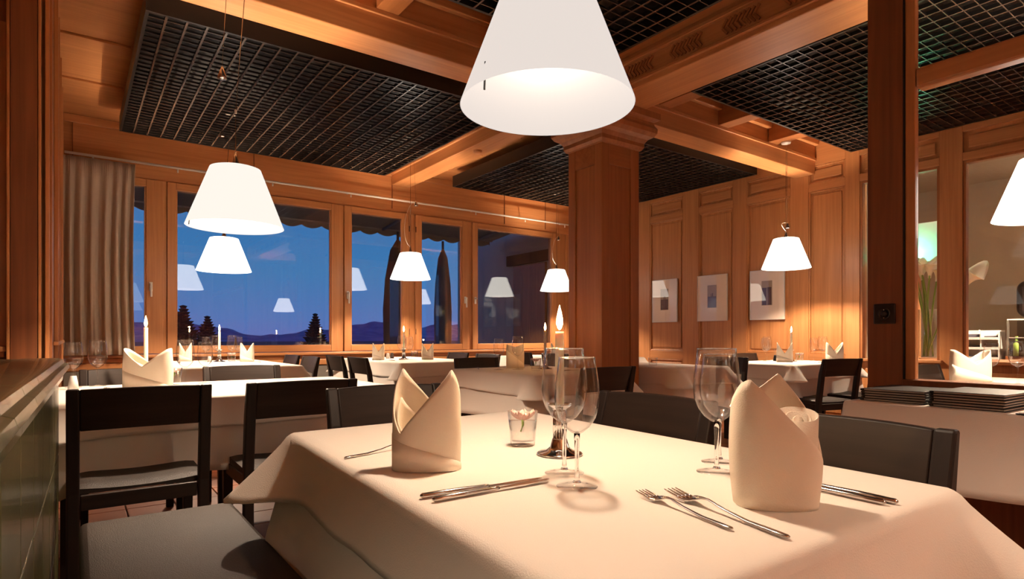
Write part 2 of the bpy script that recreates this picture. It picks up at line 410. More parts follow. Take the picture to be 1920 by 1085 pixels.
for d, z in prof: rings.append([bm.verts.new(v) for v in ((px0-d, py0-d, z), (px1+d, py0-d, z), (px1+d, py1+d, z), (px0-d, py1+d, z))])
for a, b_ in zip(rings, rings[1:]):
    for i in range(4): bm.faces.new((a[i], a[(i+1) % 4], b_[(i+1) % 4], b_[i]))
bm.faces.new(rings[0]); bm.faces.new(rings[-1]); obj('capital', bm, 'oak_z', pl)

# glazed partition --------------------------------------------------------
gp = struct(bpy.data.objects.new('partition', None)); C.objects.link(gp)
PX = 2.95
box('post', (PX, 1.135, 0, PX+.05, 1.28, CZ-.002), 'dark_oak', gp, .004)
box('corner_post', (PX+.006, 1.088, .8255, PX+.045, 1.127, CZ-.003), 'pine_z', gp, .004)
box('gasket', (PX+.004, 1.1275, .8255, PX+.04, 1.1345, CZ-.004), 'black', gp)
box('sill', [(PX-.01, -2.5, .79, PX+.10, 1.134, .825), (PX+.01, -2.5, .76, PX+.08, 1.134, .79)], 'dark_oak', gp, .005)
box('transom', (PX+.006, -2.5, 2.09, PX+.08, 1.087, 2.18), 'pine_y', gp, .012)
box('lower_panel', (PX+.02, -2.5, 0, PX+.06, 1.134, .76), 'dark_oak', gp)
box('pane', (PX+.024, -2.5, .8255, PX+.032, 1.087, 2.09), 'pane_glass', gp)
box('pane', (PX+.024, -2.5, 2.18, PX+.032, 1.087, CZ-.005), 'pane_glass', gp)
# socket plate
sp = thing('wall_socket', 'dark brown round power socket plate on the wooden post', 'socket', (PX, 1.205, 1.115))
bevel(box('plate', (-.010, -.045, -.045, -.0005, .045, .045), 'switch', sp), .004)
bm = bmesh.new(); lathe(bm, [(.026, 0), (.026, .004), (.021, .004), (.020, -.0), (.0, -.0)], 32); obj('socket_ring', bm, 'switch', sp, True, (-.0105, 0, 0), (0, -PI/2, 0))
bm = bmesh.new(); lathe(bm, [(0, .006), (.008, .006), (.013, .002), (.013, 0), (0, 0)], 24); obj('insert', bm, 'machine', sp, True, (-.0105, 0, 0), (0, -PI/2, 0))
for z in (-.018, .018):
    bm = bmesh.new(); lathe(bm, [(0, .002), (.003, .001), (.003, 0)], 12); obj('contact', bm, 'steel', sp, True, (-.0125, 0, z), (0, -PI/2, 0))

# ceiling grilles -----------------------------------------------------------
ZG = 3.0
def grille(x0, x1, y0, y1, label, nx=24, ny=34):
    e = thing('ceiling_grille', label, 'ceiling grille', ((x0+x1)/2, (y0+y1)/2, ZG), 0)
    hx, hy = (x1-x0)/2, (y1-y0)/2
    box('tray', [(-hx, -hy, .0, -hx+.02, hy, .13), (hx-.02, -hy, 0, hx, hy, .13), (-hx+.02, -hy, 0, hx-.02, -hy+.02, .13), (-hx+.02, hy-.02, 0, hx-.02, hy, .13), (-hx, -hy, .13, hx, hy, .14)], 'grille', e)
    bm = bmesh.new()
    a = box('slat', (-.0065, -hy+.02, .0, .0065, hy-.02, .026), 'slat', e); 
    for i in range(1, nx):
        o = a if i == 1 else a.copy()
        if i > 1: C.objects.link(o)
        o.location = (-hx+2*hx*i/nx, 0, 0)
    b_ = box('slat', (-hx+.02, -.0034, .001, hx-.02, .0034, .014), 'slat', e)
    for i in range(1, ny):
        o = b_ if i == 1 else b_.copy()
        if i > 1: C.objects.link(o)
        o.location = (0, -hy+2*hy*i/ny, 0)
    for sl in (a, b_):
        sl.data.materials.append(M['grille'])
        for p in sl.data.polygons: p.material_index = 0 if p.normal.z < -.5 else 1  # lamp light painted in: undersides paler, sides black as if in shade
    # hangers up to the ceiling
    for sx in (-1, 1):
        for sy in (-1, 1): box('hanger', (sx*hx*.7-.01, sy*hy*.7-.01, .14, sx*hx*.7+.01, sy*hy*.7+.01, .25), 'grille', e)
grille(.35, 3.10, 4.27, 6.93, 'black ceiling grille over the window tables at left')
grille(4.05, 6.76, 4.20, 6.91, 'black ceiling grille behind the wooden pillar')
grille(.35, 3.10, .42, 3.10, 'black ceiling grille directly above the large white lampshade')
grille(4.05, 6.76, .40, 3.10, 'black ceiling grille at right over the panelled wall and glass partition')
bm = bmesh.new(); lathe(bm, [(0, -.03), (.035, -.03), (.045, -.02), (.05, 0)], 24)
tag(obj('smoke_detector', bm, 'pine_x', None, True, (3.57, 5.55, 3.05)), 'small round smoke detector under the ceiling beam left of the pillar', 'smoke detector')

# ================================================================== OUTSIDE
struct(box('terrace', (-4, W+.25, -.15, 12, 12.5, -.05), 'terrace'))
# awning
aw = thing('awning', 'brown awning with scalloped valance over the terrace outside', 'awning', (0, 0, 0))
bm = bmesh.new(); bm2 = bmesh.new()
v = [bm.verts.new(p) for p in ((-1, W+.3, 3.2), (6.9, W+.3, 3.2), (6.9, 10.2, 2.98), (-1, 10.2, 2.98))]; bm.faces.new(v)
o = obj('canopy', bm, 'awning', aw); o.modifiers.new('s', 'SOLIDIFY').thickness = .01
bm = bmesh.new(); pr = None
for i in range(0, 240):
    x = -1+i/32*1.05; z = 2.90 - .055*abs(sin((x)*PI/.34))**.8
    c = (bm.verts.new((x, 10.2, 2.99)), bm.verts.new((x, 10.2+.01*sin(x*9), z)))
    if pr: bm.faces.new((pr[0], c[0], c[1], pr[1]))
    pr = c
o = obj('valance', bm, 'awning', aw); o.modifiers.new('s', 'SOLIDIFY').thickness = .006
bm = bmesh.new(); tube(bm, [(-1, 10.2, 2.99), (6.9, 10.2, 2.99)], .04, 10); obj('front_bar', bm, 'render_wall', aw, True)
for x in (.2, 2.3, 4.4, 6.4):
    bm = bmesh.new(); tube(bm, [(x, W+.3, 3.1), (x+.1, 10.15, 2.95)], .025, 8); obj('awning_arm', bm, 'render_wall', aw, True)
# wing of the building, doors
wg = thing('building_wing', 'rendered wing of the building with a brown door beyond the right windows', 'building')
box('wall', (7.05, W+.3, -.1, 7.3, 11.8, 3.6), 'render_wall', wg)
box('door', (7.0, 8.6, -.05, 7.05, 9.6, 2.4), 'oak_z', wg, .01)
box('lintel', (6.98, 8.4, 2.42, 7.05, 9.8, 2.62), 'bark', wg)
# parasols folded on the terrace
for (x, y, r, lb) in ((4.20, 8.9, .24, 'closed dark parasol outside the narrow middle window'), (5.25, 9.3, .15, 'closed dark parasol outside, right of the broader one')):
    p = thing('closed_parasol', lb, 'parasol', (x, y, -.05))
    bm = bmesh.new(); tube(bm, [(0, 0, .05), (0, 0, 2.75)], .022, 10); obj('pole', bm, 'steel', p, True)
    bm = bmesh.new(); lathe(bm, [(.03, .55), (r*.7, .57), (r*.95, .9), (r, 1.5), (r*.85, 2.0), (r*.5, 2.45), (.0, 2.66)], 24, rib=.012, nr=8); obj('canopy', bm, 'parasol_brown' if r > .2 else 'parasol', p, True)
    bm = bmesh.new(); lathe(bm, [(.25, 0), (.25, .05), (.04, .07), (.04, .2), (0, .2)], 24); obj('base', bm, 'terrace', p)
# land, hills, trees
struct(box('ground', (-3000, 12.6, -9.5, 6000, 7500, -9), 'land'))
def hills(n, Y, x0, x1, base, amp, seed, m):
    random.seed(seed); bm = bmesh.new(); pr = None; K = 220; ph = [random.uniform(0, 6.3) for _ in range(9)]
    for i in range(K+1):
        s = i/K; x = x0+(x1-x0)*s
        h = sum(sin(s*f*2*PI+ph[q])*a for q, (f, a) in enumerate(((1.5, .3), (3.7, .28), (7, .18), (13, .10), (29, .06), (61, .03))))
        z = base + amp*(.55+h)
        c = [bm.verts.new((x, Y+dy, zz)) for dy, zz in ((0, -9), (Y*.04, base*.5+(z-base)*.35+random.uniform(-1, 1)*amp*.02), (Y*.09, z), (Y*.2, -9))]
        if pr:
            for a in range(3): bm.faces.new((pr[a], c[a], c[a+1], pr[a+1]))
        pr = c
    return tag(obj('mountain_range', bm, m, None, True), None, None)
h1 = hills(1, 4200, -1500, 6500, 40, 105, 3, 'far_hill'); tag(h1, 'blue snow-flecked mountain range far beyond the windows at dusk', 'mountains')
h2 = hills(2, 1500, -400, 2600, -6, 22, 8, 'far_hill'); tag(h2, 'low dark wooded ridge in front of the blue mountains', 'hill')
def conifer(x, y, top, h, r, lb, seed):
    random.seed(seed)
    t = thing('conifer', lb, 'tree', (x, y, top-h), 0, 'conifers outside the windows')
    bm = bmesh.new(); tube(bm, [(0, 0, 0), (0, 0, h*.97)], [.16, .02], 8); obj('trunk', bm, 'bark', t)
    bm = bmesh.new(); n = 40
    for k in range(n):
        f = k/n; z = h*(.50+.49*f); rr = r*(1-f)*random.uniform(.85, 1.1)+.08
        nb = 15
        for q in range(nb):
            a = q*2*PI/nb+random.uniform(-.25, .25)+k; L_ = rr*random.uniform(.7, 1.15); dz = -.10*L_
            u = Vector((cos(a), sin(a), 0)); s = Vector((-sin(a), cos(a), 0)); p0 = Vector((0, 0, z))
            tip = p0+u*L_+Vector((0, 0, dz+.12*L_)); wdt = .22*L_+.05
            mid = p0+u*L_*.55+Vector((0, 0, dz))
            vs = [bm.verts.new(c) for c in (p0+Vector((0, 0, .05)), mid+s*wdt, tip, mid-s*wdt, mid-Vector((0, 0, .22*L_+.04)))]
            for f_ in ((0, 1, 4), (1, 2, 4), (2, 3, 4), (3, 0, 4), (0, 3, 2, 1)): bm.faces.new([vs[i] for i in f_])
    o = obj('branches', bm, 'needles', t); o['kind'] = 'stuff'
conifer(3.23, 25, 2.35, 9, 1.9, 'dark conifer outside, leftmost beside the window frame', 1)
conifer(4.67, 29, 2.1, 9, 1.9, 'dark conifer outside, second from the left', 2)
conifer(8.4, 26, 2.2, 9, 1.7, 'dark conifer outside near the right end of the large window', 3)
random.seed(5)
SL = ['beside the dark closed parasol', 'between the two closed parasols', 'next to the right conifer', 'seen farthest right through the windows', 'seen farthest left, between the conifers']
for k, (x, y, z) in enumerate(((150, 330, .4), (178, 340, -.6), (95, 260, -1.2), (240, 380, -.2), (60, 300, -1.8))):
    bm = bmesh.new(); bmesh.ops.create_icosphere(bm, subdivisions=2, radius=.45)
    o = obj('lamp_globe', bm, 'town_light', None, True, (x, y, z)); 
    p = thing('street_lamp', 'warm street light in the valley, '+SL[k], 'street lamp', (x, y, -9), 0, 'street lights in the valley'); o.parent = p; o.location = (0, 0, z+9)
    bm = bmesh.new(); tube(bm, [(0, 0, 0), (0, 0, z+8.7)], .08, 6); obj('pole', bm, 'bark', p)

# ================================================================== BAR ROOM behind the right wall
struct(box('wall_bar', [(10.6, -4, 0, 10.75, 7, CZ), (RX+.16, 4.0, 0, 10.6, 4.1, CZ), (RX+.16, -4, CZ-.01, 10.6, 4.1, CZ+.05)], 'beige_wall'))
t6 = struct(bpy.data.objects.new('trim_6', None)); C.objects.link(t6)
box('side_column', (7.88, 2.90, 0, 8.05, 3.14, 1.94), 'pine_z', t6, .004)
box('white_boxing', (8.10, 2.74, 1.90, 8.5, 3.5, 2.36), 'white_paint', t6, .004)
box('lintel', (8.12, 2.64, 1.95, 8.5, 2.735, 2.25), 'dark_oak', t6, .004)
g = box('green_uplight', (7.93, 2.94, 1.9405, 7.98, 3.06, 1.957), 'green_led'); tag(g, 'small green glowing uplight beside the white column in the bar', 'light')
gl = bpy.data.lights.new('green', 'POINT'); gl.energy = 4; gl.color = (.1, 1, .55); gl.shadow_soft_size = .02
go = bpy.data.objects.new('green_glow', gl); C.objects.link(go); go.location = (7.99, 3.0, 2.0); go.parent = None
tag(go, 'light of the small green uplight in the bar', 'light')
# counter with vase
ct = thing('bar_counter', 'low wooden counter carrying the calla lilies behind the glass', 'counter')
box('body', (7.1, 1.9, 0, 7.6, 2.85, .755), 'pine_z', ct, .005); box('top', (7.07, 1.87, .755, 7.63, 2.88, .785), 'oak_y', ct, .005)
vs = thing('glass_vase', 'tall clear cylinder vase holding the calla lilies', 'vase', (7.33, 2.57, .785))
bm = bmesh.new(); lathe(bm, [(0, 0), (.085, 0), (.09, .01), (.09, .52), (.086, .52), (.086, .02), (0, .02)], 32); obj('body', bm, 'small_glass', vs, True)
random.seed(11)
heads = [(7.38, 2.71, 1.58), (7.30, 2.67, 1.64), (7.36, 2.64, 1.62), (7.28, 2.61, 1.67), (7.38, 2.58, 1.64), (7.30, 2.55, 1.66), (7.40, 2.52, 1.60), (7.33, 2.24, 1.54)]
lilab = ['leftmost white calla lily of the bouquet', 'second white calla lily from the left', 'white calla lily, third from the left and slightly low', 'tallest white calla lily in the middle of the bouquet', 'white calla lily behind the wooden wall post, left one', 'white calla lily behind the wooden wall post, right one', 'lowest white calla lily by the wooden wall post', 'large white calla lily leaning out to the right of the wall post']
for (hx, hy, hz), lb in zip(heads, lilab):
    c = thing('calla_lily', lb, 'flower', (7.33, 2.57, .80), 0, 'calla lilies in the tall vase')
    L0 = Vector((random.uniform(-.04, .04), random.uniform(-.04, .04), .01)); T = Vector((hx-7.33, hy-2.57, hz-.80))
    mid = L0.lerp(T, .55)+Vector((0, 0, .06)) - Vector((T.x*.15, T.y*.2, 0))
    pts = [L0*(1-t)**2+mid*2*t*(1-t)+T*t*t for t in [i/8 for i in range(9)]]
    bm = bmesh.new(); tube(bm, pts, .0085, 8); obj('stem', bm, 'stem_green', c, True)
    d = (T-mid).normalized(); q = Vector((0, 0, 1)).rotation_difference(d)
    big = 1.7 if 'large' in lb else 1.45
    bm = bmesh.new(); rings = []
    for j in range(9):
        t = j/8; rr = (.009+.042*t**2.2)*big; ring = []
        for i in range(20):
            a = 2*PI*i/20; lip = t**3*(.055*max(0, cos(a))**2 - .015)*big
            ring.append(bm.verts.new(((rr+lip*.5)*cos(a), rr*sin(a), (t*.10+lip)*big)))
        rings.append(ring)
    for a_, b_ in zip(rings, rings[1:]):
        for i in range(20): bm.faces.new((a_[i], a_[(i+1) % 20], b_[(i+1) % 20], b_[i]))
    o = obj('spathe', bm, 'petal', c, True, T); o.rotation_mode = 'QUATERNION'; o.rotation_quaternion = q @ Matrix.Rotation(random.uniform(0, 6), 4, 'Z').to_quaternion(); o.modifiers.new('s', 'SOLIDIFY').thickness = .002
    bm = bmesh.new(); tube(bm, [(0, 0, .02), (0, 0, .075*big)], [.005, .004], 8); o = obj('spadix', bm, 'spadix', c, True, T); o.rotation_mode = 'QUATERNION'; o.rotation_quaternion = q
sp_ = thing('added_spot', 'added metal ceiling spotlight brightening the calla lilies in the bar', 'light', (7.25, 2.35, CZ-.012))  # spotlight added only to brighten the lily heads
bm = bmesh.new(); lathe(bm, [(0, 0), (.04, 0), (.04, -.05), (.034, -.05), (.034, -.01), (0, -.01)], 24); obj('housing', bm, 'steel', sp_, True)
sl_ = bpy.data.lights.new('added_spot_bulb', 'POINT'); sl_.energy = 16; sl_.color = (1, .85, .68); sl_.shadow_soft_size = .03
so_ = bpy.data.objects.new('added_spot_bulb', sl_); C.objects.link(so_); so_.parent = sp_; so_.location = (0, 0, -.10)
# brochure rack, display case, dark panel
rk = thing('brochure_rack', 'white rack of brochures on the bar wall behind the glass', 'rack', (9.35, 0, 0))
box('frame', [(-.02, 2.50, .45, .18, 2.515, 1.08), (-.02, 2.69, .45, .18, 2.70, 1.08), (-.02, 2.88, .45, .18, 2.895, 1.08), (.18, 2.5, .0, .2, 2.895, 1.1)], 'white_paint', rk)
random.seed(3)
for k in range(5):
    z = .48+k*.125
    box('shelf', [(-.03, 2.515, z, .18, 2.69, z+.008), (-.03, 2.70, z, .18, 2.88, z+.008), (-.035, 2.515, z, -.028, 2.69, z+.03), (-.035, 2.70, z, -.028, 2.88, z+.03)], 'white_paint', rk)
    for y in (2.53, 2.715):
        m_ = random.choice(['red_paper', 'blue_paper', 'paper', 'pepper'])
        o = box('brochure', (.02, y, z+.009, .15, y+.14, z+random.uniform(.04, .075)), m_, None)
        tag(o, ['lowest', 'second lowest', 'middle', 'second highest', 'topmost'][k] + ' brochure pile in the %s column of the rack' % ('right' if y < 2.6 else 'left'), 'brochures', 'brochure piles in the rack'); o.location = (9.35, 0, 0)
dc = thing('display_case', 'glass display case with green back on the bar counter', 'display case', (9.3, 0, 0))
box('cabinet', (0, .2, 0, .5, 2.44, .78), 'dark_oak', dc, .01)
box('shelf', [(0, .3, 1.0, .4, 2.4, 1.01), (0, .3, 1.22, .4, 2.42, 1.235)], 'white_paint', dc)
box('frame', [(0, 2.40, .78, .02, 2.42, 1.22), (.4, .3, .78, .42, 2.42, 1.22), (0, .3, .78, .4, .32, 1.22)], 'grey_panel', dc)
box('pane', (-.008, .3, .78, -.001, 2.40, 1.22), 'small_glass', dc)
mb = box('coffee_machine', (9.75, 1.0, 1.26, 10.1, 2.46, 1.74), 'machine', None); bevel(mb, .12, 5)
tag(mb, 'black rounded coffee machine standing behind the display case', 'coffee machine')
mb.location = (-.02, 0, 0)
for (y, s, lb) in ((2.2, 1, 'glass bowl on the display case, left one'), (1.95, 1.2, 'glass bowl on the display case, right one')):
    bm = bmesh.new(); lathe(bm, [(0, 0), (.03, 0), (.03, .02), (.06, .05), (.075, .09), (.07, .09), (.055, .055), (0, .03)], 24)
    tag(obj('glass_bowl', bm, 'small_glass', None, True, (9.42, y, 1.236)), lb, 'bowl', 'bowls on the display case').scale = (s,)*3
bm = bmesh.new(); lathe(bm, [(0, 0), (.04, 0), (.04, .15), (.015, .19), (.015, .24), (0, .24)], 20)
tag(obj('green_bottle', bm, 'green_glass' if 'green_glass' in M else 'stem_green', None, True, (9.2+.12, 2.33, .781)), 'green bottle inside the display case', 'bottle')

# ================================================================== PENDANT LAMPS
def pendant(x, y, zr, D, label, shm, bulge=-.10, loop=True, *, power=None, top=3.13, wdx=.10, wz=None, inview=True):
    e = thing('pendant_lamp', label, 'lamp', (x, y, zr), 0)
    r0, r1, h = D/2, D*.26, D*.64
    bm = bmesh.new(); lathe(bm, [(r0, 0), (r1, h), (r1-.012, h+.004), (r1-.014, h), (r0-.003, .001)], 64, closed=True); sh = o = obj('shade', bm, shm, e, True); auto(o, 50)
    bm = bmesh.new(); lathe(bm, [(0, h-.05), (.02, h-.05), (.024, h+.01), (.012, h+.05), (.006, h+.09), (0, h+.09)], 20); obj('lamp_holder', bm, 'steel', e, True)
    bm = bmesh.new()
    for q in range(3): tube(bm, [(0, 0, h-.004), ((r1-.016)*cos(q*2.094), (r1-.016)*sin(q*2.094), h-.004)], .003, 6)
    obj('shade_spider', bm, 'white_paint', e)
    bm = bmesh.new(); tube(bm, [(0, 0, h+.085), (.001, 0, h+.30), (.0 if loop else .06, 0, top-zr)], .0022, 6); obj('cable', bm, 'steel', e)
    if not loop: bm = bmesh.new(); lathe(bm, [(0, 0), (.006, .006), (.006, .022), (0, .03)], 12); obj('cable_grip', bm, 'white_paint', e, True, (.001, 0, h+.29))
    bm = bmesh.new(); lathe(bm, [(0, 0), (.05, 0), (.045, -.018), (.012, -.028), (0, -.028)], 24); obj('ceiling_rose', bm, 'white_paint', e, True, (0 if loop else .06, 0, top-zr))
    bm = bmesh.new(); tube(bm, [(-r0*.93, -.02, -.012), (-r0*.9, -.015, .05)], .0025, 6); obj('dimmer_rod', bm, 'black', sh)
    wz = wz if wz else zr+h+.42; dz = wz-zr
    bm = bmesh.new(); lathe(bm, [(0, 0), (.022, 0), (.024, .008), (.010, .05), (.004, .065), (0, .065)], 20); obj('counterweight', bm, 'steel', e, True, (wdx, 0, dz))
    bm = bmesh.new(); tube(bm, [(wdx, 0, dz+.06), (wdx*.5, 0, top-zr-.01)], .0014, 6); obj('weight_cable', bm, 'steel', e)
    pts = [Vector((wdx, 0, dz+.06)), Vector((bulge*.6, 0, dz+.05)), Vector((bulge*1.5, 0, h+.16)), Vector((-.004, 0, h+.08))]
    cv = []
    for i in range(13):
        t = i/12; cv.append(pts[0]*(1-t)**3+pts[1]*3*t*(1-t)**2+pts[2]*3*t*t*(1-t)+pts[3]*t**3)
    if loop:
        bm = bmesh.new(); tube(bm, cv, .0016, 6); obj('loop_cord', bm, 'white_paint', e, True)
    L = bpy.data.lights.new('bulb', 'POINT'); L.energy = power or LAMP_W; L.color = WARM; L.shadow_soft_size = .035
    lo = bpy.data.objects.new('bulb', L); C.objects.link(lo); lo.parent = e; lo.location = (0, 0, h*.52)
    return e
pendant(.889, 1.085, 1.546, .403, 'large white cone lampshade hanging over the nearest table', 'shade_main', power=21)
pendant(.69, 3.44, 1.592, .48, 'white cone pendant over the second table at left, biggest of the distant shades', 'shade_near', loop=False, wdx=-.065, wz=2.36, top=3.05)
pendant(1.145, 6.21, 1.636, .48, 'white cone pendant by the large window, just below the bigger left shade', 'shade_far', loop=False, wdx=-.02, wz=2.9)
pendant(3.26, 6.56, 1.707, .48, 'white cone pendant over the window table in the middle', 'shade_far', wdx=.075, wz=2.59, top=CZ)
pendant(5.75, 6.8, 1.694, .48, 'white cone pendant partly hidden behind the wooden pillar', 'shade_far', wdx=.04, wz=2.44)
pendant(6.02, 3.41, 1.73, .48, 'white cone pendant in front of the pictures on the panelled wall', 'shade_far', top=3.05, wdx=.03, wz=2.15)
pendant(3.88, .84, 1.60, .46, 'white cone pendant at the right edge behind the glass partition', 'shade_far', top=CZ)
pendant(.9, -2.3, 1.7, .48, 'added white cone fill pendant behind the viewer on the left', 'shade_far', power=80, top=CZ)  # unseen lamp added as room fill from behind the camera
pendant(4.6, -1.8, 1.7, .48, 'added white cone fill pendant behind the viewer on the right', 'shade_far', power=80, top=CZ)  # second unseen fill lamp, added behind the camera
pendant(8.8, 1.4, 2.3, .42, 'added white cone fill pendant high over the bar', 'shade_near', power=420, top=CZ-.01)  # out of view, added to brighten the bar room
pendant(-.85, -.35, 1.62, .48, 'added white cone fill pendant behind the green tiled stove', 'shade_near', power=30, top=CZ)  # unseen, added to light the left drape of the nearest table
pendant(1.7, -.75, 1.65, .48, 'added white cone fill pendant behind the viewer near the side table', 'shade_near', power=22, top=CZ)  # unseen, added to light the front drape from behind right
pendant(.6, -3.4, 1.9, .48, 'added white cone fill pendant by the back wall', 'shade_far', power=70, top=CZ)  # unseen lamp added for more fill from the rear

# ================================================================== TILED STOVE BENCH (left foreground)
st = thing('tiled_stove', 'dark green glazed tile stove wall with moulded cap at left edge', 'stove', (-.044, 2.6, 0), R(-1.23))
box('core', [(-1.45, -3.2, 0, -.012, -.012, .852), (-1.45, -3.2, .852, -.02, -.02, .925)], 'grout', st)
for j in range(12):
    y1 = -.004-j*.262
    for z0, z1 in ((.0, .335), (.34, .606), (.611, .85)):
        n = 'tile'; o = box(n, (-.012, y1-.258, z0, .0, y1, z1), 'glaze', st, .003); o.location = (0, 0, 0)
for j in range(11):   # moulded cap tiles
    y1 = .02-j*.29; prof = [(-.012, .852), (.004, .852), (.010, .862), (.012, .885), (.022, .893), (.030, .905), (.026, .918), (.014, .922), (.010, .934), (-.004, .938), (-.10, .938), (-.10, .925), (-.012, .925)]
    bm = bmesh.new(); a = [bm.verts.new((x, y1, z)) for x, z in prof]; b_ = [bm.verts.new((x, y1-.286, z)) for x, z in prof]
    for i in range(len(prof)): q = (i+1) % len(prof); bm.faces.new((a[i], a[q], b_[q], b_[i]))
    bm.faces.new(a); bm.faces.new(b_); o = obj('cap_tile', bm, 'glaze_cap', st, True); auto(o, 50)
for i in range(5):
    for j in range(11):
        box('top_tile', (-.104-.27*(i+1)+.004, .018-j*.29-.286, .925, -.104-.27*i, .018-j*.29, .9365), 'glaze', st, .002)
for i in range(5): box('end_tile', (-.014-.28*(i+1)+.004, -.012, 0, -.014-.28*i, -.0, .85), 'glaze', st, .002)

# leather bench seat
be = thing('bench', 'brown leather padded bench seat beside the green tiled stove', 'bench', (.215, .9, 0))
def pad(name, x0, y0, z0, x1, y1, z1, mt, parent, crown=.012, r=.02):
    bm = bmesh.new(); n = 20; g = []
    for j in range(n+1):
        row = []
        for i in range(n+1):
            u, v_ = i/n*2-1, j/n*2-1
            cu_ = lambda t: math.copysign(1-(1-abs(t))**1.0, t)
            e = max(abs(u), abs(v_)); z = z1 - crown*(max(0, e-.6)/.4)**3
            row.append(bm.verts.new(((x0+x1)/2+u*(x1-x0)/2, (y0+y1)/2+v_*(y1-y0)/2, z)))
        g.append(row)
    for j in range(n):
        for i in range(n): bm.faces.new((g[j][i], g[j][i+1], g[j+1][i+1], g[j+1][i]))
    per = [g[0][i] for i in range(n)]+[g[j][n] for j in range(n)]+[g[n][i] for i in range(n, 0, -1)]+[g[j][0] for j in range(n, 0, -1)]
    low = [bm.verts.new((v.co.x, v.co.y, z0)) for v in per]
    for i in range(len(per)): q = (i+1) % len(per); bm.faces.new((per[i], low[i], low[q], per[q]))
    bm.faces.new(low); o = obj(name, bm, mt, parent, True); auto(o, 50); bevel(o, r, 3).modifiers[-1].angle_limit = R(50)
    return o
pad('cushion', -.205, -1.4, .415, .205, 1.25, .478, 'bench_leather', be, .006, .018)
box('base', (-.195, -1.38, .30, .195, 1.23, .414), 'ebony_x', be, .004)
for (x, y) in ((-.17, -1.3), (.17, -1.3), (-.17, 1.19), (.17, 1.19)): box('leg', (x-.022, y-.022, 0, x+.022, y+.022, .30), 'ebony_z', be, .003)

# ================================================================== CHAIRS
def build_chair():
    e = thing('dining_chair', '', 'chair')
    w_ = .23
    for s in (-1, 1):
        # rear leg + stile: swept polygon in y-z, width .036
        prof = [(-.235, 0), (-.205, .0), (-.195, .30), (-.193, .47), (-.225, .70), (-.262, .828), (-.287, .828), (-.262, .68), (-.232, .45), (-.230, .30)]
        bm = bmesh.new(); x0, x1 = (s*w_, s*(w_-.040))
        a = [bm.verts.new((x0, y, z)) for y, z in prof]; b_ = [bm.verts.new((x1, y, z)) for y, z in prof]
        for i in range(len(prof)): q = (i+1) % len(prof); bm.faces.new((a[i], a[q], b_[q], b_[i]))
        bm.faces.new(a); bm.faces.new(b_); o = obj('leg', bm, 'ebony_z', e); bevel(o, .006, 2)
        bm = bmesh.new()
        vsb = [(s*(w_-.004), .19, 0), (s*(w_-.034), .19, 0), (s*(w_-.034), .22, 0), (s*(w_-.004), .22, 0), (s*w_, .175, .43), (s*(w_-.042), .175, .43), (s*(w_-.042), .222, .43), (s*w_, .222, .43)]
        v = [bm.verts.new(p) for p in vsb]
        for f in ((3,2,1,0),(4,5,6,7),(0,1,5,4),(1,2,6,5),(2,3,7,6),(3,0,4,7)): bm.faces.new([v[i] for i in f])
        o = obj('leg', bm, 'ebony_z', e); bevel(o, .004, 2)
    # curved backrest
    bm = bmesh.new(); n = 16; xw = w_-.040
    rows = []
    for (z, yb) in ((.675, -.243), (.75, -.262), (.826, -.285)):
        for side, dy in ((0, .0), (1, .020)):
            rows.append([bm.verts.new((-xw+2*xw*i/n, yb+dy-.022*(1-(2*i/n-1)**2), z+(.004*(1-(2*i/n-1)**2)))) for i in range(n+1)])
    b0, f0, b1_, f1_, b2_, f2_ = rows
    for a, c in ((b0, b1_), (b1_, b2_), (f1_, f0), (f2_, f1_), (b2_, f2_), (f0, b0)):
        for i in range(n): bm.faces.new((a[i], a[i+1], c[i+1], c[i]))
    for q in (0, n): bm.faces.new((b0[q], b1_[q], f1_[q], f0[q])); bm.faces.new((b1_[q], b2_[q], f2_[q], f1_[q]))
    o = obj('backrest', bm, 'ebony_x', e, True); auto(o, 40); bevel(o, .004, 2)
    box('seat_frame', [(-w_+.042, -.215, .385, w_-.042, -.190, .44), (-w_+.042, .185, .385, w_-.042, .210, .44), (-w_+.008, -.192, .385, -w_+.034, .18, .44), (w_-.034, -.192, .385, w_-.008, .18, .44)], 'ebony_x', e, .003)
    # padded dished seat
    bm = bmesh.new(); n = 14; g = []
    for j in range(n+1):
        row = []
        for i in range(n+1):
            u, v_ = i/n*2-1, j/n*2-1; ed = max(abs(u), abs(v_))
            z = .480 - .022*(1-u*u) *.6 - .012*(max(0, ed-.7)/.3)**2 + .004*v_
            row.append(bm.verts.new((u*(w_-.012), .015+v_*.205, z)))
        g.append(row)
    for j in range(n):
        for i in range(n): bm.faces.new((g[j][i], g[j][i+1], g[j+1][i+1], g[j+1][i]))
    per = [g[0][i] for i in range(n)]+[g[j][n] for j in range(n)]+[g[n][i] for i in range(n, 0, -1)]+[g[j][0] for j in range(n, 0, -1)]
    low = [bm.verts.new((v.co.x, v.co.y, .4405)) for v in per]
    for i in range(len(per)): q = (i+1) % len(per); bm.faces.new((per[i], low[i], low[q], per[q]))
    bm.faces.new(low); o = obj('seat', bm, 'leather', e, True); auto(o, 50)
    return e
chair = Proto(build_chair())
def ch(x, y, face, label, group):     # x, y of the BACK; face = direction the sitter looks
    a = {'+y': 0, '-y': PI, '-x': PI/2, '+x': -PI/2}.get(face, face)
    f = Vector((-sin(a), cos(a)))
    chair.put((x+f.x*.262, y+f.y*.262, 0), a, label, group)
G = 'black dining chairs around the tables'
ch(.205, 2.61, '+y', 'black chair with padded seat right beside the green tiled stove', G)
ch(.785, 2.58, '+y', 'black chair on the near side of the second table, next to the stove-side chair', G)
ch(.25, 4.15, '-y', 'black chair on the far side of the second table, behind the upright napkin', G)
ch(.87, 4.12, '-y', 'black chair on the far side of the second table, right behind the two wine glasses', G)
